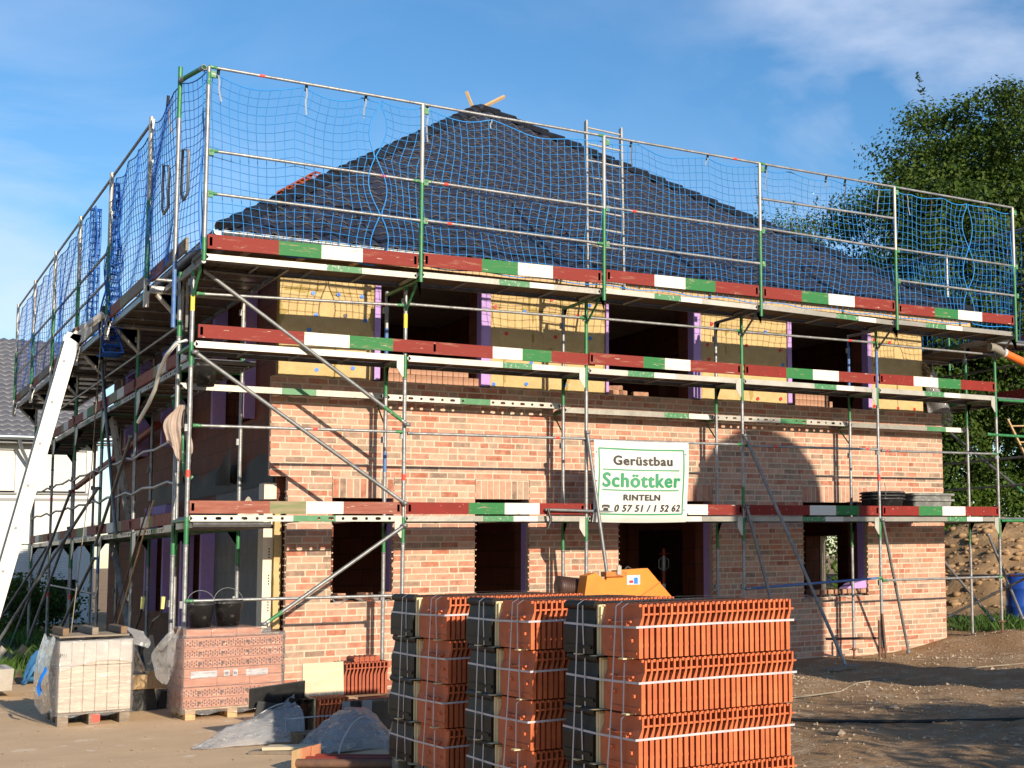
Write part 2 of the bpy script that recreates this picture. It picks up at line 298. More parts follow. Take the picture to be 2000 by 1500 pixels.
def build(name, mb, parent=None, base=None):
    off = origin(parent) if parent is not None else Vector(base or (0, 0, 0))
    me = bpy.data.meshes.new(name)
    V = np.array(mb.v, dtype=float) - np.array(off)
    me.from_pydata(V.tolist(), [], mb.f)
    ms = []
    for m in mb.m:
        if m not in ms: ms.append(m)
    for m in ms: me.materials.append(m)
    ix = {m: i for i, m in enumerate(ms)}
    me.polygons.foreach_set('material_index', [ix[m] for m in mb.m]); me.polygons.foreach_set('use_smooth', mb.sm)
    if mb.cols is not None:
        ca = me.color_attributes.new('Col', 'FLOAT_COLOR', 'CORNER')
        fc = mb.cols; arr = []
        for pi, f in enumerate(mb.f): arr += list(fc[pi]) * len(f)
        ca.data.foreach_set('color', arr)
    me.update(); o = bpy.data.objects.new(name, me); COL.objects.link(o)
    if parent is not None: o.parent = parent
    else: o.location = off
    return o
def tag(o, label=None, cat=None, group=None, kind=None):
    if label: o['label'] = label
    if cat: o['category'] = cat
    if group: o['group'] = group
    if kind: o['kind'] = kind
    return o
def thing(name, label, cat, loc=(0, 0, 0), group=None):
    o = bpy.data.objects.new(name, None); COL.objects.link(o); o.location = loc; o.empty_display_size = .2
    return tag(o, label, cat, group)
def single(name, mb, label, cat, base=(0, 0, 0), group=None): return tag(build(name, mb, None, base), label, cat, group)
def struct(name, mb, label, cat='ground'): return tag(build(name, mb), label, cat, None, 'structure')
def rotz(a): return Matrix.Rotation(a, 3, 'Z')

# ------------------------------------------------------------------ ground
def sstep(a, b, x):
    t = np.clip((x - a) / (b - a), 0, 1); return t * t * (3 - 2 * t)
def bumps(x, y):
    return (.05 * np.sin(x * 1.1 + .7) * np.sin(y * .83 + 1.9) + .028 * np.sin(x * 2.7 + y * 1.3) + .018 * np.sin(x * 5.1 - y * 4.3 + 1) + .012 * np.sin(x * 9.3 + y * 7.9))
def gz(x, y):
    x = np.asarray(x, float); y = np.asarray(y, float)
    right = sstep(2.0, 3.6, x)
    rise = .30 * sstep(10.6, 13.2, x) * sstep(-3.5, .2, y) + .25 * sstep(13, 22, x)
    r = right * (bumps(x, y) * .8 + .02) * (1 - .7 * np.exp(-((y - 1.0) / .6) ** 2)) + rise
    left = .05 * sstep(5.2, 7, y) * (1 - right)
    return r + left - .03 * (1 - right)
def axis_pts(lo, hi, step, far):
    a = list(np.arange(lo, hi, step)); g = step; b = hi
    up = []; 
    while b < far: up.append(b); g *= 1.5; b += g
    g = step; b = lo; dn = []
    while b > -far: g *= 1.5; b -= g; dn.append(b)
    return np.array(dn[::-1] + a + up)
xs = axis_pts(-6, 22, .22, 900); ys = axis_pts(-17, 26, .26, 900)
XX, YY = np.meshgrid(xs, ys); ZZ = gz(XX, YY)
m = MB(); nx = len(xs)
m.v = np.stack([XX.ravel(), YY.ravel(), ZZ.ravel()], 1).tolist(); m.n = len(m.v)
m.f = [[j * nx + i, j * nx + i + 1, (j + 1) * nx + i + 1, (j + 1) * nx + i] for j in range(len(ys) - 1) for i in range(nx - 1)]
# soil: brown earth, pale gravelly patches, damp darker patches
def soilmat():
    mt = bpy.data.materials.new('soil'); mt.use_nodes = True; nt = mt.node_tree; n = nt.nodes; l = nt.links; P = n['Principled BSDF']; P.inputs['Roughness'].default_value = .95; P.inputs['Specular IOR Level'].default_value = .15
    t = n.new('ShaderNodeTexCoord')
    def noise(sc, d=8):
        q = n.new('ShaderNodeTexNoise'); q.inputs['Scale'].default_value = sc; q.inputs['Detail'].default_value = d; q.inputs['Roughness'].default_value = .7; l.new(t.outputs['Object'], q.inputs['Vector']); return q.outputs['Fac']
    def ramp(f, a, b, lo=0, hi=1):
        q = n.new('ShaderNodeMapRange'); q.inputs['From Min'].default_value = a; q.inputs['From Max'].default_value = b; q.inputs['To Min'].default_value = lo; q.inputs['To Max'].default_value = hi; l.new(f, q.inputs['Value']); return q.outputs['Result']
    def mix(f, a, b):
        q = n.new('ShaderNodeMix'); q.data_type = 'RGBA'; l.new(f, q.inputs['Factor'])
        for i, c in ((6, a), (7, b)):
            if isinstance(c, tuple): q.inputs[i].default_value = (*c, 1)
            else: l.new(c, q.inputs[i])
        return q.outputs[2]
    c = mix(ramp(noise(.8), .35, .65), (.30, .175, .088), (.43, .285, .165))
    c = mix(ramp(noise(2.6), .52, .68), c, (.50, .385, .265))
    c = mix(ramp(noise(14), .55, .7), c, (.16, .105, .065))
    c = mix(ramp(noise(70, 4), .60, .68), c, (.55, .47, .37))
    l.new(c, P.inputs['Base Color'])
    b = n.new('ShaderNodeBump'); b.inputs['Strength'].default_value = 1.0; b.inputs['Distance'].default_value = .05; l.new(noise(16, 12), b.inputs['Height']); l.new(b.outputs['Normal'], P.inputs['Normal'])
    return mt
soil = soilmat(); m.m = [soil] * len(m.f); m.sm = [True] * len(m.f)
struct('ground', m, 'brown stony building site soil with pale gravel patches')
slabm = mat('slab_concrete', (.66, .465, .285), (.55, .385, .235), rough=.9, scale=1.7, bump=.3, bscale=45, spec=.15, detail=12, lo=.32, hi=.72, fleck=(.70, .55, .40), fs=2.6, ft=.64)
m = MB(); m.prism([(-9, -17), (2.2, -17), (2.0, -9), (1.95, .6), (-.15, .9), (-.3, 5.5), (-9, 5.9)], -.12, .0, slabm, axis='z')
struct('concrete_yard', m, 'tan dusty concrete yard in the left foreground', 'ground')

# gravel and stones on the soil to the right
m = MB(); oc = [(1, 0, 0), (-1, 0, 0), (0, 1, 0), (0, -1, 0), (0, 0, 1), (0, 0, -1)]; of = [(0, 2, 4), (2, 1, 4), (1, 3, 4), (3, 0, 4), (2, 0, 5), (1, 2, 5), (3, 1, 5), (0, 3, 5)]
for k in range(22000):
    x = rng.uniform(2.4, 14); y = rng.uniform(-11.5, 2.5)
    if y > .7 and x < 12.2: continue
    if rng.random() > .35 + .65 * (math.sin(x * 1.7 + y) * math.sin(y * 1.3) > -.1): continue
    r = .005 + .018 * rng.random() ** 4 + (.03 * rng.random() if rng.random() < .02 else 0); a = rng.uniform(0, 6.28); ca, sa = math.cos(a), math.sin(a); z = float(gz(x, y)); q = rng.uniform(.6, 1.3, 6)
    V = [(x + r * q[i] * (p[0] * ca - p[1] * sa), y + r * q[i] * (p[0] * sa + p[1] * ca), z + r * .25 + r * .7 * q[i] * p[2]) for i, p in enumerate(oc)]
    m.add(V, of, stone)
tag(build('gravel', m), 'pale gravel and small stones strewn over the brown soil', 'gravel', None, 'stuff')

m = MB()
for k in range(2600):
    x = rng.uniform(-3.2, 1.6); y = rng.uniform(-9, 4.5); r = .003 + .009 * rng.random() ** 4; q = rng.uniform(.6, 1.3, 6)
    m.add([(x + r * q[i] * p[0], y + r * q[i] * p[1], r * .5 + r * .6 * q[i] * p[2]) for i, p in enumerate(oc)], of, stone if rng.random() < .75 else soil)
tag(build('grit', m), 'fine grit and crumbs scattered over the concrete yard', 'grit', None, 'stuff')

# ------------------------------------------------------------------ house
HX0, HX1, HY0 = 1.14, 12.03, 1.05
house = thing('brick_house', 'unfinished brick house behind the scaffold, with dark pyramid roof and open window holes', 'house', (6.5, 7.5, 0))
DOORS = [(1.91, 2.69, 1.15, 2.43), (3.80, 4.57, .0, 2.43), (5.94, 7.5, .0, 2.43), (9.15, 10.4, .98, 2.43)]
UPW = [(2.53, 3.91, 3.98, 5.45), (5.85, 7.26, 3.98, 5.45), (9.06, 10.57, 3.96, 5.45)]
BC = [((.46, .235, .165), 5), ((.42, .18, .118), 4), ((.35, .125, .078), 2.6), ((.50, .295, .215), 4), ((.32, .23, .17), 2.4), ((.24, .165, .125), 1.6), ((.36, .255, .19), 1.6), ((.45, .25, .178), 4)]
bw_ = np.array([b for _, b in BC]); bw_ /= bw_.sum()
def bcol(f=1):
    c = np.array(BC[rng.choice(len(BC), p=bw_)][0]); return tuple(c * rng.uniform(.85, 1.12) * f) + (1,)
m = MB(); m.cols = []
def brick(mb, x0, x1, z0, z1, y, c, j=.0025):
    d = lambda: rng.uniform(-j, j)
    yy = y - .003 + rng.uniform(-.0025, .002); e = .003
    F = [(x0 + e + d(), yy, z0 + e + d()), (x1 - e + d(), yy, z0 + e + d()), (x1 - e + d(), yy, z1 - e + d()), (x0 + e + d(), yy, z1 - e + d())]
    G = [(x0 - .001, y + .012, z0 - .001), (x1 + .001, y + .012, z0 - .001), (x1 + .001, y + .012, z1 + .001), (x0 - .001, y + .012, z1 + .001)]
    mb.add(F + G, [(0, 1, 2, 3), (1, 0, 4, 5), (2, 1, 5, 6), (3, 2, 6, 7), (0, 3, 7, 4)], brickm); mb.cols += [c] * 5
H = .0835; z = -.06; row = 0; mrects = []
TOP = 3.93
while z + H < TOP + .03:
    zc = z + H / 2
    cuts = []
    for (a, b, c, d) in DOORS:
        if c - .01 < zc < d: cuts.append((a, b))
        elif d < zc < d + .26: cuts.append((a - .002, b + .002))
    xl = HX0 if zc > 2.70 else 1.355 + (.0 if row % 2 else .05) * 0
    segs = []; x = xl
    for a, b in sorted(cuts): segs.append((x, a)); x = b
    segs.append((x, HX1))
    for (a, b) in segs:
        mrects.append((a + .008, b - .008, z, z + H, .0))
        x = a + rng.uniform(-.012, .006); first = True
        while x < b - .02:
            wdt = .24 if rng.random() < .66 else .115
            if first: wdt = [.24, .115, .18][row % 3]; first = False
            if x + wdt + .06 > b: wdt = b - x + rng.uniform(-.010, .004)
            brick(m, x, min(x + wdt, b + .004), z + .007, z + H - .007, HY0, bcol())
            x += wdt + .013
    z += H; row += 1
for (a, b, c, d) in DOORS:                       # standing soldier course over each opening
    k = int((b - a) / .083); p = (b - a) / k
    for i in range(k):
        brick(m, a + i * p + .006, a + (i + 1) * p - .006, d + .004, d + .249, HY0, bcol())
    mrects.append((a + .001, b - .001, d + .002, d + .262, .0016))
for (a, b, c, d, o_) in mrects:
    n0 = len(m.f); m.box((a, HY0 + o_, c), (b, HY0 + .11 - o_, d), mortar); m.cols += [(.4, .3, .2, 1)] * (len(m.f) - n0)
# mortar drips on the raw brick ends
for (a, b, c, d) in DOORS + [(0, 1.355, 0, 2.62)]:
    for sgn, xe in ((1, b), (-1, a)):
        if xe < 1: continue
        zz = c
        while zz < d - .05:
            n0 = len(m.f); s_ = rng.uniform(.008, .02)
            xa = xe - s_ if (sgn == 1 or True) and sgn == 1 else xe
            m.box((min(xe, xe - sgn * s_) , HY0 - .002, zz - .008), (max(xe, xe - sgn * s_), HY0 + .1, zz + .008), mortar); m.cols += [(.4, .3, .2, 1)] * (len(m.f) - n0); zz += H
build('brick_cladding', m, house)
# openings decomposed into boxes
def pwall(mb, x0, x1, z0, z1, holes, t0, t1, mt, axis='x'):
    xs = sorted({x0, x1, *[min(max(h[0], x0), x1) for h in holes], *[min(max(h[1], x0), x1) for h in holes]})
    zs = sorted({z0, z1, *[min(max(h[2], z0), z1) for h in holes], *[min(max(h[3], z0), z1) for h in holes]})
    for a, b in zip(xs, xs[1:]):
        run = None
        for c, d in zip(zs, zs[1:]):
            solid = not any(h[0] < (a + b) / 2 < h[1] and h[2] < (c + d) / 2 < h[3] for h in holes)
            if solid and run is None: run = c
            if (not solid or d == zs[-1]) and run is not None:
                e = d if solid else c
                if axis == 'x': mb.box((a, t0, run), (b, t1, e), mt)
                else: mb.box((t0, a, run), (t1, b, e), mt)
                run = None
BH = [(a + (.10 if a < 2 else .13 if a > 9 else -.03), b + .03, max(c - .03, .02), d + .06) for a, b, c, d in DOORS] + [(a, b, c - .02, d + .02) for a, b, c, d in UPW]
m = MB(); pwall(m, 1.3, 11.87, .0, 5.5, BH, 1.335, 1.62, hollow); build('front_block_wall', m, house)
LW = [(2.55, 4.35, 3.55, 5.3), (6.6, 8.1, 3.55, 5.1), (10.2, 11.6, 3.55, 5.1), (4.75, 6.25, .0, 2.1), (7.6, 9.2, .85, 2.45)]
m = MB()
pwall(m, 1.62, 14.2, 2.78, 5.5, LW, 1.3, 1.6, hollow, 'y'); pwall(m, 4.75, 14.2, .0, 2.78, LW, 1.3, 1.6, hollow, 'y')
pwall(m, 1.62, 4.75, .0, 2.78, [], 1.3, 1.6, aac, 'y')
build('side_block_wall', m, house)
m = MB(); pwall(m, 1.6, 14.2, .0, 5.5, [(3.5, 4.5, .5, 1.95), (7, 9, .5, 2.35), (6, 8, 3.6, 5.0)], 11.57, 11.87, hollow, 'y'); pwall(m, 1.6, 11.57, 0, 5.5, [(4, 6, .9, 2.4)], 14.2, 14.5, hollow); build('rear_block_wall', m, house)
m = MB(); pwall(m, 1.18, 14.4, 0, 3.95, [(3.5, 4.5, .5, 1.95), (7, 9, .5, 2.35), (6, 8, 3.6, 3.95)], 11.9, 12.02, mortar, 'y'); build('side_cladding', m, house)
m = MB()
for z0, z1 in ((-.02, .06), (2.72, 2.94), (5.5, 5.62)): m.box((1.59, 1.6, z0), (11.58, 14.21, z1), conc)
build('floor_slab', m, house)
m = MB(); pwall(m, 1.6, 11.57, .06, 2.72, [(8.3, 9.9, .06, 2.1)], 5.2, 5.4, hollow); pwall(m, 1.6, 11.57, 2.94, 5.5, [], 5.6, 5.8, hollow)
pwall(m, 1.62, 5.2, .06, 2.72, [], 5.0, 5.2, hollow, 'y'); pwall(m, 1.62, 5.6, 2.94, 5.5, [], 4.9, 5.1, hollow, 'y'); pwall(m, 1.62, 5.2, .06, 2.72, [(3.2, 5.1, .06, 2.3)], 8.2, 8.4, hollow, 'y'); pwall(m, 1.62, 5.6, 2.94, 5.5, [(2.5, 3.6, 2.94, 5)], 8.0, 8.2, hollow, 'y')
build('inner_wall', m, house)
# insulation slabs of the upper storey with their fixing discs
def slab_panel(x0, x1, z0, z1, seams, discs):
    mb = MB(); zz = z0; r = 0
    zs = [z0, 4.52, 5.1, z1] if z1 - z0 > 1 else [z0, z1]
    for a, b in zip(zs, zs[1:]):
        xx = [x0] + [s for s in seams[r % len(seams)] if x0 < s < x1] + [x1]
        for c, d in zip(xx, xx[1:]):
            y = 1.19 + rng.uniform(-.006, .006)
            def fn(u, v, a=a, b=b, c=c, d=d, y=y):
                X = c + .003 + u * (d - c - .006); Z = a + .003 + v * (b - a - .006)
                e = min(u, 1 - u, v, 1 - v)
                return (X, y + (.010 if e < 1e-6 else 0) + .006 * math.sin(X * 9 + Z * 5) * math.sin(Z * 11 - X * 3) + .003 * math.sin(X * 31 + Z * 23), Z + (.012 * math.sin(X * 7) * (v == 0 and a == z0)))
            mb.grid(fn, 12, 8, insul)
            mb.box((c + .003, y + .008, a + .003), (d - .003, 1.334, b - .003), insul2)
        r += 1
    p = build('insulation_panel', mb, house)
    for (x, z, cm) in discs:
        d = MB(); d.lathe((0, 0, 0), [(.0, .002), (.010, .002), (.012, -.002), (.027, -.002), (.027, .012)], cm, 9); d.sm = [False] * len(d.f)
        d.v = [(x + a, 1.18 + c * .8 , z + b) for a, b, c in d.v]
        build('fixing_disc', d, p)
xp = .08
slab_panel(1.25, UPW[0][0] - xp, 3.93, 5.5, [[1.95], [], [1.72]], [(1.72, 5.3, discb), (2.12, 5.3, discb), (1.66, 5.06, discb), (1.98, 5.07, discb), (2.28, 5.07, discb), (1.70, 4.78, discb), (2.07, 4.80, disck), (2.33, 4.76, discb), (1.72, 4.07, discb), (2.18, 4.12, discb), (1.62, 4.58, discb)])
slab_panel(UPW[0][1] + xp + .06, UPW[1][0] - .05, 3.93, 5.5, [[4.25, 5.2], [4.68], [4.62, 5.1]], [(4.16, 5.30, discr), (4.12, 5.1, discr), (4.96, 5.28, discr), (5.55, 5.25, discb), (4.55, 5.07, discb), (5.36, 5.08, discr), (4.28, 4.74, discr), (5.02, 4.75, discr), (5.56, 4.77, discb), (4.1, 4.02, discb), (4.58, 4.05, discb), (5.16, 4.07, discb), (4.06, 4.3, discb), (4.65, 4.35, discb), (5.1, 4.3, discr)])
slab_panel(UPW[1][1] + xp + .06, UPW[2][0] - .05, 3.93, 5.5, [[8.3], [7.85], []], [(7.55, 5.38, discb), (7.6, 5.15, discr), (8.3, 5.32, discr), (8.82, 5.36, discb), (8.58, 5.1, discb), (7.52, 4.82, discr), (8.22, 4.86, discr), (8.85, 4.83, discr), (7.54, 4.6, discr), (8.1, 4.55, discr), (8.9, 4.6, discb), (8.42, 4.04, discr), (8.85, 4.06, discr)])
slab_panel(UPW[2][1] + xp, 11.75, 3.93, 5.5, [[11.2], [], [11.15]], [(11.1, 5.42, discb), (11.55, 5.36, discb), (10.72, 5.14, discr), (11.05, 5.12, discr), (11.4, 5.07, discr), (10.74, 4.72, discr), (10.7, 4.03, discr), (11.2, 4.02, discr), (11.55, 4.02, discr)])
for i, (a, b, c, d) in enumerate(UPW):           # wool under the sills
    slab_panel(a + .004, b - .004, 3.93 - .0, c + .0 if c > 3.95 else 3.955, [[(a + b) / 2]], [])
# purple foam reveals
def reveal(a, b):
    mb = MB(); mb.bbox(a, b, xps, .004); build('foam_reveal', mb, house)
for i, (a, b, c, d) in enumerate(UPW):
    reveal((a - xp, 1.165, 3.98), (a - .002, 1.60, 5.48)) if i != 1 else reveal((a - .045, 1.165, 3.98), (a - .002, 1.60, 5.48))
    reveal((b + .002, 1.165, 3.98), (b + (.14 if i < 2 else xp) - .004, 1.60, 5.48))
for i, (a, b, c, d) in enumerate(DOORS):
    reveal((b + .003, 1.175, max(c, .06)), (b + .028, 1.334, d))
reveal((9.10, 1.175, .98), (9.17, 1.50, 2.42))
for (a, b, c, d) in LW:
    reveal((1.12, a - .02, c), (1.3, a + .10, d)); reveal((1.12, b - .10, c), (1.3, b + .02, d))
    reveal((1.12, a - .1, d + .002), (1.3, b + .1, d + .14)) if c > .1 else reveal((1.1, a - .1, d + .002), (1.3, b + .1, d + .12))
# membrane band between concrete blocks and brick, slab edge
m = MB()
m.grid(lambda u, v: (1.285 + .02 * math.sin(u * 40) * v, 1.45 + u * 8.5, 2.62 + v * .36 + .05 * math.sin(u * 23) * v), 60, 4, membrane)
m.grid(lambda u, v: (1.15 + .12 * math.sin(u * 3.1) * (1 - v), 3.2 + u * .9, 2.72 + v * .5 * (1 - u * .7)), 12, 6, membrane)
build('membrane', m, house)
# raw edge at the lower left corner: block end, wool strip
m = MB(); m.box((1.15, 1.335, .02), (1.298, 1.60, 2.05), cream); m.box((1.15, 1.335, 2.10), (1.298, 1.60, 2.36), cream); m.box((1.15, 1.335, 2.42), (1.298, 1.60, 2.62), cream)
build('corner_block', m, house)
for hz in (.42, .72, 1.02, 1.35, 1.68):
    h_ = MB(); 
    for q in range(4): h_.box((1.215, 1.3335, hz + q * .035), (1.232, 1.338, hz + q * .035 + .02), membrane)
    build('block_slot', h_, house)
m = MB(); m.grid(lambda u, v: (1.262 + u * .085, 1.245 + .01 * math.sin(v * 31) + .006 * math.sin(v * 83), .05 + v * 2.3 + .02 * math.sin(u * 9) * (v == 1)), 3, 40, insul); m.box((1.268, 1.26, .05), (1.345, 1.334, 2.3), insul2); build('wool_strip', m, house)
m = MB(); m.box((1.30, 1.10, .0), (1.36, 1.22, .3), conc); build('plinth', m, house)

# roof: rows of pantiles with real lips on each of the four slopes
EZ, AZ = 5.60, 10.10
EX0, EX1, EY0, EY1 = .46, 12.50, .68, 14.82
AP = Vector(((EX0 + EX1) / 2, (EY0 + EY1) / 2, AZ))
roof = MB()
def slope(e0, e1):
    e0 = Vector(e0); e1 = Vector(e1); L = (e1 - e0).length; ux = (e1 - e0) / L
    mid = (e0 + e1) / 2; up = AP - mid; SL = up.length; uy = up / SL; nrm = ux.cross(uy).normalized()
    if nrm.z < 0: nrm = -nrm
    course = .25; tw = .25; nseg = 7; k = 0
    prof = [.012, .034, .046, .036, .014, .003, .0]
    while k * course < SL - .05:
        v0 = k * course; v1 = min(v0 + course + .02, SL)
        lo = L / 2 * (v0 / SL); hi = L - lo
        nt_ = int((hi - lo) / tw)
        xs_ = []; x = math.floor(lo / tw) * tw
        pts = []
        while x < hi:
            for q in range(7):
                xx = x + tw * q / 7
                if lo <= xx <= hi: pts.append((xx, prof[q] + rng.uniform(-.0015, .0015)))
            x += tw
        if len(pts) > 2:
            V = []; n_ = len(pts); jit = 0
            for (xx, h) in pts:
                f1 = (v1 / SL); l1 = L / 2 * f1; x1 = min(max(xx, l1), L - l1)
                a = e0 + ux * xx + uy * v0; b = e0 + ux * x1 + uy * v1
                V += [a + uy * .03 + nrm * (h + .002), a + nrm * (h + .022), a + nrm * (h + .037), a + uy * .010 + nrm * (h + .041), b + nrm * (h + .010)]
            F1 = []; F2 = []
            for i in range(n_ - 1):
                o = i * 5; p = o + 5
                F1 += [(o + 1, p + 1, p + 2, o + 2)]; F2 += [(o, p, p + 1, o + 1), (o + 2, p + 2, p + 3, o + 3), (o + 3, p + 3, p + 4, o + 4)]
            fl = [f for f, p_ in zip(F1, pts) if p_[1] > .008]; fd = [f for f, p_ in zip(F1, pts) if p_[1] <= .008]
            roof.add(V, fl, tile_lip_lit, False); roof.add(V, fd, tile_k, False); roof.add(V, F2, tile_k, True)
        k += 1
c00, c10, c11, c01 = (EX0, EY0, EZ), (EX1, EY0, EZ), (EX1, EY1, EZ), (EX0, EY1, EZ)
slope(c00, c10); slope(c01, c00); slope(c10, c11); slope(c11, c01)
rf = build('roof', roof, house)
m = MB()
for a, b in ((c00, c10), (c10, c11), (c11, c01), (c01, c00)):
    m.add([Vector(a) - Vector((0, 0, .03)), Vector(b) - Vector((0, 0, .03)), AP - Vector((0, 0, .05))], [(0, 1, 2)], woodb)
m.box((EX0 + .05, EY0 + .05, EZ - .17), (EX1 - .05, EY0 + .075, EZ - .02), woodl); m.box((EX0 + .05, EY0 + .08, EZ - .17), (EX0 + .075, EY1, EZ - .02), woodb)
for i in range(18): m.box((EX0 + .3 + i * .66, EY0 + .08, EZ - .15), (EX0 + .38 + i * .66, 1.6, EZ - .03), woodl if i < 3 else woodb)
m.box((EX0 + .1, 1.0, EZ - .12), (EX1 - .1, 1.62, EZ - .06), woodb)
build('eaves', m, rf)
for (e, s_) in ((c00, 1), (c10, 1), (c11, 0), (c01, 0)):
    m = MB(); e = Vector(e); d = AP - e; Lh = d.length; d.normalize(); n = int(Lh / .36)
    sd = d.cross(Vector((0, 0, 1))).normalized(); un = sd.cross(d).normalized()
    for i in range(n):
        p = e + d * (i * Lh / n + .02) + un * .035; q = e + d * ((i + 1) * Lh / n + .06) + un * .035
        V = []; K = 8
        for (c, r, h) in ((p, .10, .030), (p, .115, .030), (p + d * .05, .115, .026), (q, .095, .008)):
            for j in range(K + 1):
                w = math.pi * (-.08 + 1.16 * j / K); V.append(c + sd * math.cos(w) * r + un * (math.sin(w) * r * .85 + h))
        F = [(a * (K + 1) + j, a * (K + 1) + j + 1, (a + 1) * (K + 1) + j + 1, (a + 1) * (K + 1) + j) for a in range(3) for j in range(K)]
        F.append(tuple(range(K + 1)))
        m.add(V, F, hipk, False)
    build('hip_ridge', m, rf)
m = MB()
def gut(a, b):
    a = Vector(a); b = Vector(b); d = (b - a).normalized(); s_ = d.cross(Vector((0, 0, 1))); K = 8
    V = []
    for c in (a, b):
        for r in (.065, .06):
            for j in range(K + 1):
                w = math.pi + math.pi * j / K; V.append(c + s_ * math.cos(w) * r + Vector((0, 0, math.sin(w) * r)))
    o = 2 * (K + 1)
    F = [(j, j + 1, o + j + 1, o + j) for j in range(K)] + [(K + 1 + j, o + K + 1 + j, o + K + 2 + j, K + 2 + j) for j in range(K)] + [(0, o, o + K + 1, K + 1), (K, 2 * K + 1, o + 2 * K + 1, o + K)]
    m.add(V, F, zinc, True); 
    for c in (a, b): m.add([c + s_ * math.cos(math.pi + math.pi * j / K) * .066 + Vector((0, 0, math.sin(math.pi + math.pi * j / K) * .066)) for j in range(K + 1)], [tuple(range(K + 1))], zinc)
    m.ptube([a + s_ * .066 * (1), b + s_ * .066], .009, zinc, 6)
    n = int((b - a).length / .7)
    for i in range(1, n): p = a + (b - a) * (i / n); m.box(p + Vector((-.012, -.07, -.068)), p + Vector((.012, .07, -.064)), zinc)
gut((EX0 - .05, EY0 - .07, EZ + .0), (EX1 + .05, EY0 - .07, EZ)); gut((EX0 - .07, EY1, EZ), (EX0 - .07, EY0 - .1, EZ))
build('gutter', m, rf)

# loose things on the roof
m = MB()
m.ptube([(6.30, 7.72, 10.12), (6.17, 7.72, 10.42)], .035, woodl, 4, smooth=False); single('roof_batten', m, 'short upright batten standing at the left of the roof peak', 'batten', (6.3, 7.72, 10.12))
m = MB(); m.ptube([(6.48, 7.72, 10.16), (6.93, 7.72, 10.46)], .035, woodl, 4, smooth=False); single('roof_batten', m, 'long slanting batten pointing right from the roof peak', 'batten', (6.48, 7.72, 10.16))
ts = thing('ridge_tile_stack', 'small stack of red ridge tiles lying on the left hip of the roof', 'tile stack', (1.95, 3.0, 6.8))
for i in range(9):
    m = MB(); c = Vector((1.62 + i * .075, 2.72 + i * .07, 6.60 + i * .06)); V = []
    for t in (0, .05):
        for r in (.15, .13):
            for j in range(7): w = math.pi * j / 6; V.append(c + Vector((t * .7, t * .7, 0)) + Vector((.7, -.7, 0)) * math.cos(w) * r * .8 + Vector((0, 0, 1)) * math.sin(w) * r * 1.1)
    F = [(j, j + 1, 14 + j + 1, 14 + j) for j in range(6)] + [(j, 7 + j, 8 + j, j + 1) for j in range(6)] + [(14 + j, 15 + j, 22 + j, 21 + j) for j in range(6)]
    m.add(V, F, terrad); build('ridge_tile', m, ts)

# bricks standing on the sills of the upper windows
bk = None; cnt = 0
def loose_brick(p, rz, up, label, group):
    global bk
    if bk is None:
        mb = MB(); mb.cols = []; mb.bbox((-.0525, -.12, 0), (.0525, .12, .071), brickm, .005); mb.cols = [(.36, .19, .12, 1)] * len(mb.f)
        bk = build('brick', mb); o = bk
    else: o = bk.copy(); COL.objects.link(o)
    o.location = p; o.rotation_euler = (0, math.pi / 2 if up else 0, rz)
    return tag(o, label, 'brick', group)
for r in range(2):
    n = 17
    for i in range(n):
        if r == 1 and i > 14: continue
        loose_brick((2.66 + i * .0735 + rng.uniform(-.003, .003), 1.36, 3.985 + .0525 + r * .1075), rng.uniform(-.03, .03), True, 'brick standing on edge in the two-row pile on the left upper window sill', 'bricks on the left upper sill')
for i in range(5): loose_brick((2.64 + i * .24 + rng.uniform(-.02, .02), 1.34, 4.20 + (.0 if i > 3 else 0)), rng.uniform(-.15, .15) + 1.57, False, 'brick lying flat on top of the two-row pile in the left upper window', 'flat bricks on the left upper pile')
for (x, z, a) in ((5.98, 3.98, .2), (6.1, 3.98, .5), (6.03, 4.053, 1.0), (6.45, 3.98, 1.5)): loose_brick((x, 1.36, z), a, False, 'loose brick lying at the left end of the sill of the middle upper window', 'bricks on the middle upper sill')
for r in range(2):
    for i in range(10 - r):
        loose_brick((9.16 + i * .0735, 1.36, 3.965 + .0525 + r * .1075), rng.uniform(-.03, .03), True, 'brick standing on edge in the small pile on the sill of the right upper window', 'bricks on the right upper sill')
for (x, a) in ((2.02, .1), (2.36, .2), (2.62, .0)): loose_brick((x, 1.12, 1.152), a, False, 'brick set crosswise on the low parapet under the leftmost ground floor opening', 'bricks on the left parapet')
for i in range(8): loose_brick((9.36 + i * .13, 1.12, .985 + (.0)), rng.uniform(-.06, .06), False, 'brick set crosswise on the parapet under the rightmost ground floor opening', 'bricks on the right parapet')
m = MB(); V = []
m.prism([(9.99, 1.06), (10.38, 1.06), (10.42, 1.2), (10.12, 1.14)], 1.08, 1.3, xps); single('foam_offcut', m, 'pink purple foam offcut lying on the bricks of the right parapet', 'foam block', (10.2, 1.19, 1.06))
# white sheet strips hanging over the parapets
for (x0, x1, z, lab) in ((1.95, 2.66, 1.158, 'white plastic strip laid over the leftmost ground floor parapet'), (9.12, 10.3, .985, 'white plastic strip laid over the rightmost ground floor parapet')):
    m = MB(); m.grid(lambda u, v: (x0 + u * (x1 - x0), HY0 - .016 + .1 * v - .012 * math.sin(u * 20) * (1 - v), z - (.05 + .03 * math.sin(u * 7 + x0) + .02 * math.sin(u * 17)) * (1 - v) + .004), 40, 5, filmw); single('plastic_strip', m, lab, 'plastic sheet', (x0, HY0, z))
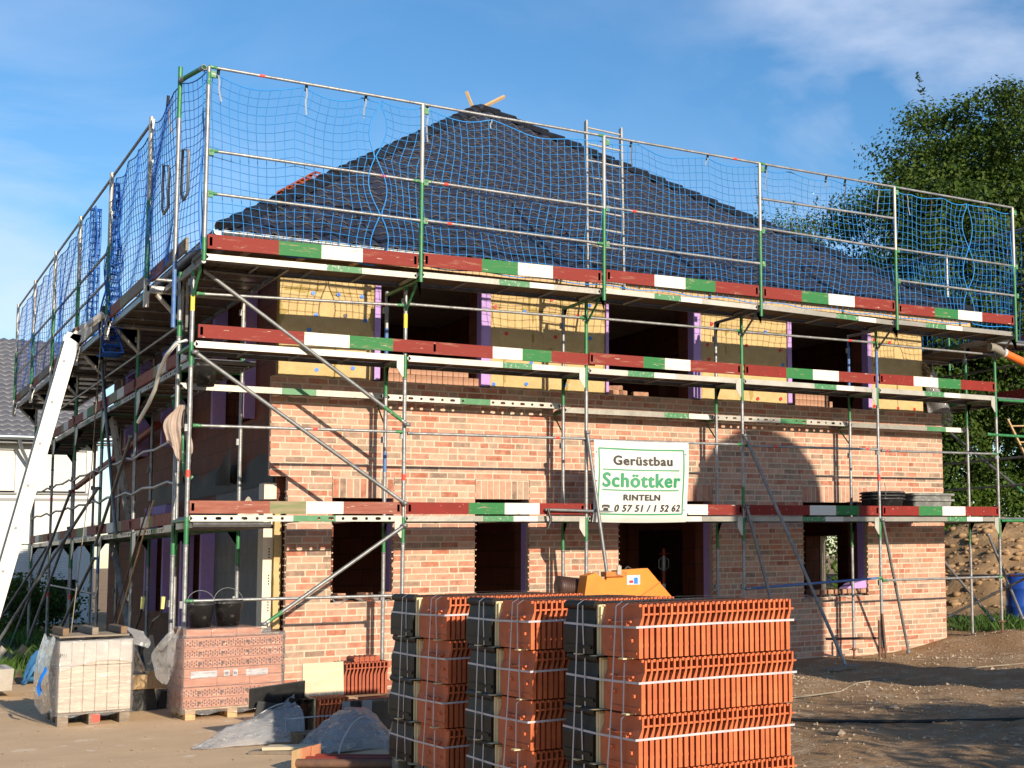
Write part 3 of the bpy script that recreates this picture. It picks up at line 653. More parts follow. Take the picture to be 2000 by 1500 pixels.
# film flapping at the upper right house corner
m = MB(); m.grid(lambda u, v: (11.78 + .06 * math.sin(v * 5) + u * .25 + .25 * (1 - v) * u + .05 * math.sin(v * 9 + u * 4), 1.12 + .12 * math.sin(u * 4 + v * 6), 3.85 + v * .95 - .15 * u), 10, 24, filmp)
single('plastic_sheet', m, 'torn white plastic sheet flapping at the upper right corner of the house', 'plastic sheet', (11.8, 1.1, 3.9))
# steel prop in the wide doorway
pr_ = thing('steel_prop', 'red steel prop with zinc collar standing in the wide ground floor opening', 'prop', (7.30, 2.2, .06))
m = MB(); m.tube((7.30, 2.2, .07), (7.30, 2.2, 1.42), .03, redox, 12); m.tube((7.30, 2.2, 1.62), (7.30, 2.2, 1.74), .025, redox, 12); m.box((7.24, 2.14, .06), (7.36, 2.26, .07), redox); build('tube', m, pr_)
m = MB(); m.tube((7.30, 2.2, 1.40), (7.30, 2.2, 1.63), .036, galv, 12)
for s_ in (-1, 1): m.ptube([(7.3 + s_ * .036, 2.2, 1.42), (7.3 + s_ * .085, 2.2, 1.45), (7.3 + s_ * .085, 2.2, 1.57), (7.3 + s_ * .036, 2.2, 1.60)], .008, galv, 6)
m.ptube([(7.22, 2.2, 1.665), (7.42, 2.2, 1.665)], .007, redox, 6); build('collar', m, pr_)
m = MB(); m.tube((7.30, 2.2, 1.08), (7.30, 2.2, 1.2), .0315, pwht, 12); build('sticker', m, pr_)

# ------------------------------------------------------------------ scaffolds
LB = 2.4625; D1, D2 = 2.17, 4.16; D3 = [5.08, 5.13, 5.17, 5.18, 5.16]; YB = -.536
TR = .0242
def std_parts(L, z0, kinds):
    """colour bands for a vertical tube from z0 up L metres: kinds = [(za, zb, mat)] over galvanised"""
    cuts = sorted({0., 1., *[min(max((a - z0) / L, 0), 1) for a, b, _ in kinds], *[min(max((b - z0) / L, 0), 1) for a, b, _ in kinds]})
    out = []
    for a, b in zip(cuts, cuts[1:]):
        zc = z0 + L * (a + b) / 2; mt = galv
        for c, d, mm in kinds:
            if c < zc < d: mt = mm
        out.append((a, b, mt))
    return out
def standard(root, x, y, z0, z1, bands, jack=True):
    m = MB(); m.segs((x, y, z0), (x, y, z1), TR, std_parts(z1 - z0, z0, bands), 10)
    for zc in [b[0] for b in bands if b[2] in (pgreen, pgreenw)]: m.lathe((x, y, zc), [(TR, -.012), (TR + .005, -.01), (TR + .005, .01), (TR, .012)], galvd, 10)
    for zc in (D1 + 1.0, D2 + .68, 1.18):
        if z0 < zc < z1: m.box((x - .05, y - .016, zc - .05), (x - .02, y + .016, zc + .03), galvd)
    if jack:
        m.tube((x, y, z0 - .2), (x, y, z0 + .02), .017, rust, 8); m.box((x - .075, y - .075, z0 - .215), (x + .075, y + .075, z0 - .205), rust)
        m.ptube([(x - .09, y, z0 - .02), (x + .09, y, z0 - .02)], .009, rust, 6); m.lathe((x, y, z0 - .02), [(.018, -.02), (.032, -.02), (.032, .02), (.018, .02)], rust, 8)
    return build('standard', m, root)
def plate_holes(mb, P, L, z0, z1, mt, holes, K=8):
    """upright plate along P(t) with real round and oblong holes; mt(t) gives the paint"""
    zc = (z0 + z1) / 2; hs = sorted(holes); x = 0.; H_ = (z1 - z0)
    def quad(a, b):
        n = max(1, int((b - a) / .08))
        for i in range(n):
            c, d = a + (b - a) * i / n, a + (b - a) * (i + 1) / n
            mb.add([P(c, z0), P(d, z0), P(d, z1), P(c, z1)], [(0, 1, 2, 3)], mt((c + d) / 2))
    for (c, hw, hh) in hs:
        a, b = c - hw - .02, c + hw + .02
        if a > x: quad(x, a)
        ins = []; ou = []
        for k in range(16):
            w = 2 * math.pi * k / 16; cx, cz = math.cos(w), math.sin(w)
            ex = (hw - hh) * (1 if cx > 1e-6 else -1 if cx < -1e-6 else 0)
            ins.append((c + ex + hh * cx, zc + hh * cz))
            q = max(abs(cx) / 1., abs(cz)); ou.append((c + (hw + .02) * cx / q, zc + H_ / 2 * cz / q))
        V = [P(*p) for p in ins] + [P(*p) for p in ou]
        mb.add(V, [(k, (k + 1) % 16, 16 + (k + 1) % 16, 16 + k)[::-1] for k in range(16)], mt(c)); x = b
    if x < L: quad(x, L)
def paint(bands, base):
    def f(t):
        for a, b, mm in bands:
            if a <= t < b: return mm
        return base
    return f
HOLES = [(.16, .018, .018), (.30, .034, .018), (.44, .018, .018), (.58, .034, .018), (.72, .018, .018), (.86, .034, .018), (1.0, .018, .018)]
HOLES = HOLES + [(2.42 - a, b, c) for a, b, c in HOLES]
def deck(root, p0, p1, wdir, width, ztop, bands, base=aluw, holes=False, under=ply, h=.07, back=True, nm='deck', zt2=None):
    """platform from p0 to p1 (x, y), stretching width along wdir"""
    p0 = Vector((*p0, 0)); p1 = Vector((*p1, 0)); d = (p1 - p0); L = d.length; d.normalize(); w = Vector((*wdir, 0)); dz = ((zt2 if zt2 else ztop) - ztop) / L
    m = MB(); mt = paint(bands, base)
    for off in ([0, width] if back else [0]):
        P = lambda t, z, off=off: p0 + d * t + w * off + Vector((0, 0, z + dz * t))
        P2 = lambda t, z, off=off: p0 + d * t + w * (off + (.003 if off == 0 else -.003)) + Vector((0, 0, z + dz * t))
        plate_holes(m, P, L, ztop - h, ztop, mt, HOLES if holes else [])
        if not holes: plate_holes(m, P2, L, ztop - h + .004, ztop, lambda t: galvd, [])
        for z in (ztop - h, ztop - .003):
            a = off; b = off + (.028 if off == 0 else -.028)
            m.add([p0 + w * a + Vector((0, 0, z)), p1 + w * a + Vector((0, 0, z + dz * L)), p1 + w * b + Vector((0, 0, z + dz * L)), p0 + w * b + Vector((0, 0, z))], [(0, 1, 2, 3)], base)
    n = 4
    for i in range(n):
        a = .03 + (width - .06) * i / n; b = .03 + (width - .06) * (i + 1) / n - .008
        for zz in (ztop - .022, ztop - .006):
            m.add([p0 + w * a + Vector((0, 0, zz)), p1 + w * a + Vector((0, 0, zz + dz * L)), p1 + w * b + Vector((0, 0, zz + dz * L)), p0 + w * b + Vector((0, 0, zz))], [(0, 1, 2, 3)], under if zz < ztop - .01 else woodg)
    for i in range(1, 4):
        c = p0 + d * (L * i / 4); m.prism([(0, 0)], 0, 0, galvd) if False else None
        a = c + w * .03 + Vector((0, 0, ztop - .06 + dz * L * i / 4)); b = c + w * (width - .03) + Vector((0, 0, ztop - .06 + dz * L * i / 4))
        m.ptube([a, b], .016, galvd, 4, smooth=False)
    for e, q in ((p0, 0), (p1, L)):
        a = e + Vector((0, 0, ztop - h / 2 + dz * q)); m.ptube([a + w * .0, a + w * width], h / 2.4, galvd, 4, smooth=False)
    return build(nm, m, root)
def toe(root, p0, p1, z0, z1, sp, hgt=.15, th=.03, out=(0, -1)):
    """toe board painted in lengths: sp = [(fraction, mat)]"""
    p0 = Vector((*p0, z0)); p1 = Vector((*p1, z1)); d = p1 - p0; o = Vector((*out, 0)) * th; m = MB(); t = 0
    for fr, mt in sp:
        a = p0 + d * t; b = p0 + d * (t + fr); u = Vector((0, 0, hgt)); t += fr
        V = [a, b, b + u, a + u, a - o, b - o, b - o + u, a - o + u]
        m.add(V, [(0, 1, 2, 3), (5, 4, 7, 6), (3, 2, 6, 7), (0, 4, 5, 1)] + ([(0, 3, 7, 4)] if fr == sp[0][0] and t == fr else []) + ([(1, 5, 6, 2)] if t > .999 else []), mt)
    for q, s_ in ((p0, 1), (p1, -1)):
        e = q + d.normalized() * .02 * s_ + Vector((0, 0, hgt * .2)) + Vector((*out, 0)) * .002
        m.add([e, e + d.normalized() * .03 * s_, e + d.normalized() * .03 * s_ + Vector((0, 0, hgt * .6)), e + Vector((0, 0, hgt * .6))], [(0, 1, 2, 3), (3, 2, 1, 0)], galv)
    return build('toe_board', m, root)
def rail(root, a, b, marks=(), r=.0185, flat=True, base=galv):
    m = MB(); parts = []; t = 0
    for q in sorted(marks): parts += [(t, q, base), (q, q + .025, tape)]; t = q + .025
    parts.append((t, 1, base)); m.segs(a, b, r, parts, 8)
    a = Vector(a); b = Vector(b); d = (b - a).normalized()
    if flat:
        for e, s_ in ((a, 1), (b, -1)): m.ptube([e, e + d * .09 * s_], [r * 1.25, r * 1.05], pgreenw if rng.random() < .4 else galv, 8)
    return build('guardrail', m, root)
def brace(root, a, b, r=.0235, base=galvd):
    m = MB(); a = Vector(a); b = Vector(b); m.segs(a, b, r, [(0, .88, base), (.88, .97, galv if rng.random() < .5 else pgreenw), (.97, 1, galv)], 10)
    for e in (a, b): m.ptube([e + Vector((0, -.03, 0)), e + Vector((0, .045, 0))], .012, galvd, 6); m.lathe(e, [(0, -.025), (.04, -.02), (.04, .02), (0, .025)], galvd, 8)
    return build('brace', m, root)
def transom(root, a, b, mt=pgreen, gus=True, r=.024, gdir=None):
    m = MB(); a = Vector(a); b = Vector(b); m.ptube([a, b], r, mt, 8)
    if gus:
        d = (b - a).normalized()
        for e, s_ in ((a, 1), (b, -1)):
            m.add([e - Vector((0, 0, .02)), e + d * .13 * s_ - Vector((0, 0, .02)), e - Vector((0, 0, .22))], [(0, 1, 2), (2, 1, 0)], mt)
    return build('transom', m, root)

R_, G_, W_ = (lambda f: pred), None, None
fs = thing('scaffold', 'steel scaffold with red green and white toe boards along the brick front of the house', 'scaffold', (6.1, .3, 0))
GB = lambda z: (z - .30, z - .04, pgreen)
for i in range(6):
    x = i * LB; z0 = .22 if i < 5 else .5
    up = {0: [(D2 - .30, D2 - .02, pgreen), (D2 + .74, 5.0, pgreen)], 1: [(D2 - .30, D2, pgreen), (4.97, 5.1, pgreen)], 2: [(D2 - .3, 5.1, pgreen)], 3: [(D2 - .34, 5.1, pgreen), (2.3, 2.6, pgreen)], 4: [(D2 - .3, D2, pgreen), (D2, 4.75, bluep), (4.75, 5.1, pgreenw)], 5: [(D2 - .36, 4.78, pgreen)]}[i]
    bands = [(D1 - .34, D1 - .02, pgreen)] + up
    if i in (0, 1): bands.append((4.5, 4.68, ylab))
    if i in (0, 1, 4): bands.append((2.60, 2.68, tape) if i != 4 else (2.72, 2.82, tape))
    standard(fs, x, 0, z0, 5.08, bands)
    ib = [(D1 - .45, D1 - .1, pgreen if i < 4 else pgreenw)] + ([(D2 - .45, D2 - .03, pgreen)] if i else [(4.3, 4.5, pgreen), (5.0, 5.1, pgreen)])
    if i == 5: ib += [(4.2, 4.8, pgreen)]
    if i == 1: ib += [(2.75, 3.0, bluep), (4.1, 4.6, bluep)]
    if i == 4: ib += [(4.1, 5.0, bluep)]
    standard(fs, x, .725, .15 if i else .05, 5.08, ib)
    transom(fs, (x, .0, D1 - .055), (x, .725, D1 - .055), pgreen); transom(fs, (x, 0, D2 - .06), (x, .725, D2 - .06), pgreen)
    transom(fs, (x, YB, (D3[min(i, 4)]) - .10), (x, .725, D3[min(i, 4)] - .10), pgreen if i in (1, 2) else galvd)
    m = MB()
    if i != 0:
        for z in (D1, D2): m = MB(); m.prism([(x - .105, z - .02), (x - .02, z - .0), (x - .02, z - .27), (x - .035, z - .27), (x - .105, z - .16)], -.012, -.006, aluw); build('bracket_plate', m, fs)
    # outward console carrying the top deck and the net post
    m = MB(); m.ptube([(x, -.0, D3[min(i, 4)] - .42), (x, YB + .12, D3[min(i, 4)] - .12)], .016, pgreen if i < 3 else galvd, 6); m.box((x - .025, YB + .01, 5.06), (x + .025, -.02, 5.11), galvd); build('console', m, fs)
    m = MB(); zt = 7.21; m.segs((x, YB, 4.99), (x, YB, zt), TR, std_parts(zt - 4.99, 4.99, [(4.99, 6.225, pgreen), (6.225, 7.3, aluw)] if i else [(4.99, 5.25, pgreen), (5.25, 7.0, galv), (7.0, 7.15, pgreenw)]), 10)
    for z in (6.24, 5.76, 7.14): m.box((x + .022, YB - .016, z - .045), (x + .075, YB + .016, z + .03), pgreenw)
    m.lathe((x, YB, zt), [(TR, 0), (TR * .6, .008), (0, .01)], aluw, 10)
    build('net_post', m, fs)
    # inner console under the low inner platform
    m = MB(); m.ptube([(x, .74, 3.34), (x, 1.0, 3.58)], .011, pgreen, 6); m.ptube([(x, .74, 3.62), (x, 1.03, 3.62)], .016, pgreen, 6); build('console', m, fs)
T1 = [[(.36, predf), (.17, pgrnf), (.18, pwht), (.29, predf)], [(.33, pred), (.2, pgrn), (.2, pwht), (.27, pred)], [(.30, pred), (.24, pgrn), (.22, pwht), (.24, predw)], [(.46, pred), (.20, pwht), (.18, pgrn), (.16, pred)], [(.30, pred), (.2, pgrn), (.2, pwht), (.3, pred)]]
T2 = [[(.42, predw), (.19, pwht), (.19, pgrn), (.20, predw)], [(.43, predw), (.16, pwht), (.16, pgrn), (.25, predw)], [(.34, predw), (.14, pgrn), (.17, pwht), (.35, predw)], [(.30, pred), (.2, pgrn), (.2, pwht), (.3, predw)], [(.28, pred), (.21, pwht), (.20, pgrn), (.31, pred)]]
T3 = [[(.32, predw), (.2, pgrn), (.2, pwht), (.28, predw)], [(.31, predw), (.2, pgrn), (.2, pwht), (.29, predw)], [(.30, predw), (.2, pwht), (.2, pgrn), (.3, predw)], [(.28, predw), (.2, pgrn), (.2, pwht), (.32, predw)], [(.30, predw), (.2, pgrn), (.21, pwht), (.29, predw)]]
gband = lambda a: [(a, a + .42, pgreenw), (a + .42, a + .75, pwht)]
for i in range(5):
    a, b = i * LB + .035, (i + 1) * LB - .035
    deck(fs, (a, -.005), (b, -.005), (0, 1), .70, D1, [(1.1, 1.6, pgreen)] if i == 0 else gband([0, .95, 1.0, 1.0, 1.3][i]), aluw if i == 0 else alu, holes=(i == 0), back=(i != 0))
    deck(fs, (a + .01, -.005), (b, -.005), (0, 1), .70, D2, [] if i == 0 else gband([0, 1.2, .55, 1.2, .9][i]), aluw, h=.075)
    deck(fs, (a, YB + .05), (b, YB + .05), (0, 1), .66, D3[i], [(1.3, 1.75, pgreenw)] if i == 0 else gband([0, 1.0, .75, 1.3, .6][i]), alu if i not in (2,) else aluw, zt2=(D3[i + 1] - .02 if i < 4 else None), h=.07)
    if i < 5: deck(fs, (a, .75), (b, .75), (0, 1), .27, [3.76, 3.75, 3.70, 3.70, 3.69][i], [(1.15, 1.6, pgreen)] if i in (0, 3) else [(1.0, 1.35, pgreen)] if i == 1 else gband(1.6), aluw if i in (1, 3) else alu, holes=(i in (1, 3)), under=galvd, back=False, h=.075)
    toe(fs, (a - .0 if i else .02, -.035), (b, -.035), D1 + .02, D1 + .02, T1[i], .145)
    off = [(.02, .42), (-.0, .15), (-.02, -.02), (0, 0), (0, 0)][i]
    toe(fs, (a + (off[0] if i != 1 else .0), -.035 - (.034 if i % 2 == 0 and i < 3 else 0)), (b + off[1], -.035 - (.034 if i % 2 == 0 and i < 3 else 0)), D2 + (.03, .035, .045, .05, .065)[i], D2 + (.03, .03, .045, .055, .07)[i], T2[i], .155)
    toe(fs, (a, YB - .0), (b, YB - .0), [5.13, 5.19, 5.25, 5.26, 5.25][i], [5.17, 5.22, 5.27, 5.275, 5.27][i], T3[i], [.165, .165, .16, .165, .15][i])
    rail(fs, (i * LB + .03, -.03, 3.185), ((i + 1) * LB - .03, -.03, 3.20), [[.55], [.82], [], [.2, .9], [.03]][i])
    rail(fs, (i * LB + .03, -.03, [4.70, 4.80, 4.84, 4.84, 4.84][i]), ((i + 1) * LB - .03, -.03, [4.78, 4.83, 4.85, 4.86, 4.84][i]), [[], [], [], [.78], []][i])
    rail(fs, (i * LB + .03, YB, 6.25 if i != 3 else 6.27), ((i + 1) * LB - .02, YB, 6.24), [[.8], [.1], [.16], [], []][i]); rail(fs, (i * LB + .03, YB, 5.76 if i != 3 else 6.70), ((i + 1) * LB - .02, YB, 5.75 if i != 3 else 6.72), [[], [.12], [], [], []][i])
    rail(fs, (i * LB, YB, 7.215), ((i + 1) * LB, YB, 7.215), [[.22], [], [.82], [], []][i])
rail(fs, (0.0, -.03, 1.21), (LB, -.03, 1.20), []); rail(fs, (3 * LB, -.03, 1.14), (4 * LB, -.03, 1.24), [.14], base=bluep); rail(fs, (4 * LB, -.03, 1.2), (5 * LB, -.03, 1.2))
for a, b in (((.03, -.06, 5.02), (LB + .02, -.06, 3.29)), ((.03, -.06, 4.02), (LB, -.06, 2.32)), ((LB, -.06, 2.05), (.85, -.06, .92)), ((2 * LB - .02, -.07, 3.28), (5.26, -.35, .05)), ((3 * LB, -.06, 3.33), (8.35, -1.1, .06)), ((3 * LB + .03, -.05, 2.3), (7.95, -.25, .04)), ((4 * LB + .03, -.03, 2.12), (10.72, .45, .05))): brace(fs, a, b)
for a, b in (((4 * LB - .7, .5, .33), (4 * LB, .0, .33)), ((4 * LB - .1, -.06, .05), (4 * LB - .1, -.06, .6)), ((4 * LB + .03, -.05, .02), (4 * LB - .03, -.05, .7))): m = MB(); m.ptube([a, b], .02, rust, 8); build('base_strut', m, fs)

# left scaffold running back along the side wall
XO, XI, XP = .22, .95, -.195
ls = thing('scaffold', 'steel scaffold running back along the shaded left side of the house', 'scaffold', (.5, 9, 0))
YS = [1.77 + 3.03 * i for i in range(6)]; E1, E2, E3 = 2.10, 4.10, 5.07
for i, y in enumerate(YS):
    bo = [(E1 - .5, E1 - .02, pgreen), (E2 - .6, 4.62, pgreen), (4.62, 5.1, aluw)]
    if i == 2: bo = [(1.45, E1, bluep), (1.4, 1.5, aluw), (E2 - .6, 4.62, pgreen)]
    if i in (3, 4, 5): bo.append((1.05, 1.13, tape)); bo.append((2.9, 2.98, tape) if i > 2 else (0, 0, tape))
    standard(ls, XO, y, .15, 5.02, bo)
    standard(ls, XI, y, .15, 5.02, [(4.1, 4.62, pgreen), (4.62, 5.1, aluw), (E1 - .5, E1, pgreen)])
    transom(ls, (XO, y, E1 - .06), (XI, y, E1 - .06)); transom(ls, (XO, y, E2 - .06), (XI, y, E2 - .06)); transom(ls, (XP + .02, y, E3 - .07), (XI, y, E3 - .07), aluw, gus=False)
    m = MB(); m.ptube([(XO, y, E3 - .42), (XP + .12, y, E3 - .1)], .03, aluw, 6)
    m.add([(XO - .02, y, E3 - .09), (XP + .1, y, E3 - .09), (XO - .02, y, E3 - .45)], [(0, 1, 2), (2, 1, 0)], aluw); build('console', m, ls)
    m = MB(); m.segs((XP, y, 4.97), (XP, y, 7.22), TR + .004, std_parts(2.25, 4.97, [(4.97, 5.16, aluw), (5.16, 6.15, pgreen), (6.15, 7.3, aluw)]), 10)
    for z in (7.14, 6.62, 6.15, 5.72): m.box((XP - .012, y - .13, z - .03), (XP + .012, y - .02, z + .02), pgreenw if z < 6.3 else aluw); m.box((XP - .008, y - .13, z - .10), (XP + .008, y - .10, z - .03), galv)
    m.box((XP - .03, y - .03, 4.80), (XP + .03, y + .03, 5.14), aluw); m.box((XP, y - .03, 5.0), (XP + .25, y + .03, 5.07), galv)
    build('net_post', m, ls)
    m = MB()
    for z in (E1, E2):
        if i: m = MB(); m.prism([(y - .30, z - .03), (y - .03, z - .03), (y - .03, z - .36), (y - .08, z - .36), (y - .30, z - .19)], XO - .012, XO - .004, aluw, axis='x'); build('bracket_plate', m, ls)
    if i < 5:
        y1 = y + 3.03; a, b = y + .04, y1 - .04
        deck(ls, (XO, a), (XO, b), (1, 0), .70, E1, [(1.2, 1.6, pgreenw)], alu, holes=(i < 3), under=ply); deck(ls, (XO, a), (XO, b), (1, 0), .70, E2, [(1.3, 1.8, pgreenw)], alu, holes=(i < 3), under=ply)
        deck(ls, (XP + .06, a), (XP + .06, b), (1, 0), 1.08, E3, [(.3, .7, pgreenw)], alu, under=alus, h=.07)
        sp = [[(.45, predf), (.1, pgrnf), (.2, pwht), (.25, predf)], [(.25, predw), (.25, pgrnf), (.2, pwht), (.3, predw)], [(.35, predw), (.15, pwht), (.25, pgrn), (.25, predf)]][i % 3]
        toe(ls, (XO - .03, a), (XO - .03, b), E1 + .02, E1 + .02, sp, .15, out=(-1, 0)); toe(ls, (XO - .03, a), (XO - .03, b), E2 + .02, E2 + .02, sp[::-1], .15, out=(-1, 0))
        toe(ls, (XP + .02, a), (XP + .02, b), E3 + .04, E3 + .04, [(.5, woodg), (.2, pgrnf), (.3, predf)], .15, out=(-1, 0))
        def bent(z, i=i, y=y, y1=y1):
            mm = MB(); mm.ptube([(XO - .02, y + .03, z), (XO - .02, y + .5, z + .05), (XO - .02, y + 1.4, z + .02), (XO - .02, y + 2.2, z + .05), (XO - .02, y1 - .03, z)], .0185, galv if i < 2 else galvd, 8); build('guardrail', mm, ls)
        bent(E1 + .52); bent(E1 + 1.02); rail(ls, (XO, y, E2 + .52), (XO, y1, E2 + .52), base=galvd); rail(ls, (XI, y, E2 + .5), (XI, y1, E2 + .5), base=galvd)
        for z in (7.18, 6.12, 5.70):
            if i == 0 and z < 7: continue
            rail(ls, (XP + .02, y, z), (XP + .02, y1, z), base=galvd)
# short linking bay at the front corner
deck(ls, (XO - .15, .03), (XO - .15, 1.72), (1, 0), .85, E1, [], alu, under=ply); deck(ls, (XP + .2, -.40), (XP + .2, 1.72), (1, 0), .95, E3, [], alu, under=alus); deck(ls, (XO, .95), (XO, 1.72), (1, 0), .7, E2, [], alu, under=ply)
toe(ls, (XP + .03, -.4), (XP + .03, 1.7), E3 + .04, E3 + .04, [(.6, woodg), (.4, predf)], .15, out=(-1, 0)); toe(ls, (XO - .03, .9), (XO - .03, 1.7), E2 + .02, E2 + .02, [(.45, predw), (.55, pwht)], .15, out=(-1, 0))
rail(ls, (-.05, YB, 7.2), (-.19, 0.0, 7.18), base=pgreen, r=.026)
m = MB(); m.segs((-.19, .05, 4.3), (-.19, .05, 7.35), TR, [(0, .25, bluep), (.25, .8, galv), (.8, 1, pgreen)], 10); build('net_post', m, ls)
m = MB()
for yy, xx in ((-.25, -.13), (.55, -.19)): m = MB(); m.ptube([(xx, yy, 6.28), (xx, yy + .02, 5.80), (xx - .01, yy + .2, 5.76), (xx - .01, yy + .32, 5.86), (xx - .01, yy + .30, 6.38), (xx, yy + .02, 6.30)], .016, galv if yy > 0 else galvd, 8); build('end_guard', m, ls)
m = MB(); m.ptube([(.1, 1.1, 5.0), (.1, 1.1, 4.45), (.1, .85, 4.40), (.1, .80, 5.0)], .018, galv, 8); build('end_guard', m, ls)
m = MB(); m.ptube([(-.15, 1.77, 5.16), (.98, 1.77, 5.16)], .024, galv, 10); build('transom', m, ls)
for a, b in (((XO - .05, 4.85, 3.45), (XO - .05, 7.8, 1.95)), ((XO - .05, 7.8, 4.9), (XO - .05, 5.9, 2.1)), ((XO - .05, 7.75, 2.85), (-.95, 10.2, .3)), ((XO - .05, 10.85, 2.3), (-.35, 11.9, .1)), ((XO - .05, 10.8, 2.95), (-.45, 13.3, .1)), ((XO - .05, 7.9, 1.74), (-.2, 10.0, .1)), ((XO - .05, 13.9, 2.0), (-.55, 16.6, .15))): brace(ls, a, b)
rail(ls, (XO - .02, 7.8, 1.18), (XO - .02, 13.8, 1.28), base=galvd)

# right scaffold running back along the far side wall
RX0, RX1 = 12.36, 13.06
rs = thing('scaffold', 'steel scaffold running back along the right side of the house in front of the trees', 'scaffold', (12.7, 7, 0))
for i in range(6):
    y = .0 + 2.5 * i
    if i: standard(rs, RX0, y, .45, 5.1, [(D1 - .4, D1, pgreen), (D2 - .4, D2, pgreen)])
    standard(rs, RX1, y, .48, 5.1, [(D1 - .4, D1, pgreen), (D2 - .4, D2 + .3, pgreenw)] + ([(1.2, 1.3, tape)] if i == 1 else []))
    transom(rs, (RX0, y, D1 - .06), (RX1, y, D1 - .06)); transom(rs, (RX0, y, D2 - .06), (RX1, y, D2 - .06)); transom(rs, (RX0 - .1, y, 5.06), (RX1 + .4, y, 5.06), galvd)
    m = MB(); m.segs((RX1 + .42, y, 4.95), (RX1 + .42, y, 7.21), TR, [(0, .5, pgreen), (.5, 1, aluw)], 10); build('net_post', m, rs)
    if i < 5:
        a, b = y + .04, y + 2.46
        for z in (D1, D2): deck(rs, (RX0, a), (RX0, b), (1, 0), .68, z, gband(1.), alu)
        deck(rs, (RX0 - .05, a), (RX0 - .05, b), (1, 0), 1.15, 5.14, gband(.8), alu)
        toe(rs, (RX1 + .03, a), (RX1 + .03, b), D2 + .03, D2 + .03, T2[i], .15, out=(1, 0)); toe(rs, (RX1 + .43, a), (RX1 + .43, b), 5.18, 5.18, [(.4, predf), (.2, pgrnf), (.4, predf)], .15, out=(1, 0))
        for z in (D1 + .55, D1 + 1.02, D2 + .6): rail(rs, (RX1 + .02, y, z), (RX1 + .02, y + 2.5, z), base=galvd)
        for z in (7.21, 6.24, 5.75): rail(rs, (RX1 + .42, y, z), (RX1 + .42, y + 2.5, z))
        rail(rs, (RX1 + .02, y, 1.2), (RX1 + .02, y + 2.5, 1.2), [.2] if i == 0 else [], base=galvd)
rail(rs, (12.1, .0, 3.52), (13.5, -.05, 3.50), base=pgreen, r=.024)
for a, b in (((RX1 + .05, 2.5, 4.0), (RX1 + .05, .1, 2.5)), ((RX1 + .05, .1, 2.6), (RX1 + .05, -2.2, 1.6)), ((RX0, 2.4, 2.2), (RX0 + .65, 1.0, .45)), ((RX0 - .1, 2.3, 3.35), (RX0 + .1, 2.4, .5)), ((RX1, 1.1, 1.9), (RX1 - .1, .2, .5)), ((RX1 + .3, -.5, 1.5), (RX0 + .1, 1.7, .45))): brace(rs, a, b)

# ------------------------------------------------------------------ safety nets
def net(name, label, L, pos, zb, zt, mt=netm, cell=.1, ties=(), r=.0042, edge=(True, True), base=(0, 0, 5), rows=None):
    """knotted cord net: every cord is a real thin tube; pos(s, z) gives the point"""
    root = thing(name, label, 'safety net', base, 'blue safety nets')
    m = MB(); nc = max(2, int(L / cell)); nr = rows or int((zt(L / 2) - zb) / .1)
    for i in range(nc + 1):
        s = L * i / nc; m.ptube([pos(s, zb + (zt(s) - zb) * j / nr) for j in range(nr + 1)], r, mt, 3, cap=False)
    for j in range(1, nr):
        m.ptube([pos(L * i / nc, zb + (zt(L * i / nc) - zb) * j / nr) for i in range(nc + 1)], r, mt, 3, cap=False)
    build('mesh', m, root)
    m = MB(); n2 = nc * 2
    m.ptube([pos(L * i / n2, zt(L * i / n2)) for i in range(n2 + 1)], r * 1.7, mt, 5); m.ptube([pos(L * i / n2, zb) for i in range(n2 + 1)], r * 1.7, mt, 5)
    for e, s in zip(edge, (0, L)):
        if e: m.ptube([pos(s, zb + (zt(s) - zb) * j / 30) for j in range(31)], r * 1.7, mt, 5)
    build('edge_rope', m, root)
    for (s, ln) in ties:
        p = pos(s, zt(s)); mm = MB(); w = rng.uniform(-.05, .05)
        V = []
        for k in range(5):
            q = p + Vector((w * k / 4 + .008 * math.sin(k * 2), -.012, -ln * k / 4)); V += [q + Vector((-.009, 0, 0)), q + Vector((.009, 0, 0))]
        mm.add(V, [(2 * k, 2 * k + 1, 2 * k + 3, 2 * k + 2) for k in range(4)], strapg if rng.random() < .6 else disck)
        mm.ptube([p + Vector((0, 0, 7.215 - p.z if abs(7.215 - p.z) < .1 else 0)) + Vector((0, -.02, .02)), p + Vector((0, .02, -.03))], .018, disck, 5)
        build('tie_strap', mm, root)
    return root
def sagf(tl, top, amp=.16):
    def f(x):
        for a, b in zip(tl, tl[1:]):
            if a <= x <= b: return top - amp * (b - a) * 4 * ((x - a) / (b - a)) * (1 - (x - a) / (b - a)) * .55 - .02
        return top - .03
    return f
JG = lambda z: .105 * abs(math.sin(math.pi * (7.14 - z) / .69))
def fpos(x0, sgnL, sgnR, L, dy=0):
    def pos(s, z):
        x = x0 + s; q = (z - 5.2) / 2
        x += .022 * math.sin(x * 4.3 + z * 2.2) + .018 * math.sin(z * 5.1 + x * 1.7) + .05 * math.sin(z * 1.6 + x * .6) * math.sin(math.pi * min(1, max(0, q)))
        if sgnL: x += JG(z) * math.exp(-s / .3)
        if sgnR: x -= JG(z) * math.exp(-(L - s) / .3)
        y = YB + .055 + dy + .06 * math.sin(x * 1.9 + 1) * math.sin(math.pi * min(1, max(0, q))) + .02 * math.sin(x * 6 + z * 4)
        return Vector((x, y, z + .014 * math.sin(x * 7 + z * 2)))
    return pos
tA = sagf([-.1, .05, 1.05, 1.80, 2.05], 7.20, .20); tB = sagf([0, .5, 1.44, 2.92, 3.45, 4.6, 5.45, 6.0, 6.7, 7.4, 7.9, 8.3, 8.95, 9.45], 7.20, .13); tC = sagf([0, .5, 1.1], 7.18, .1)
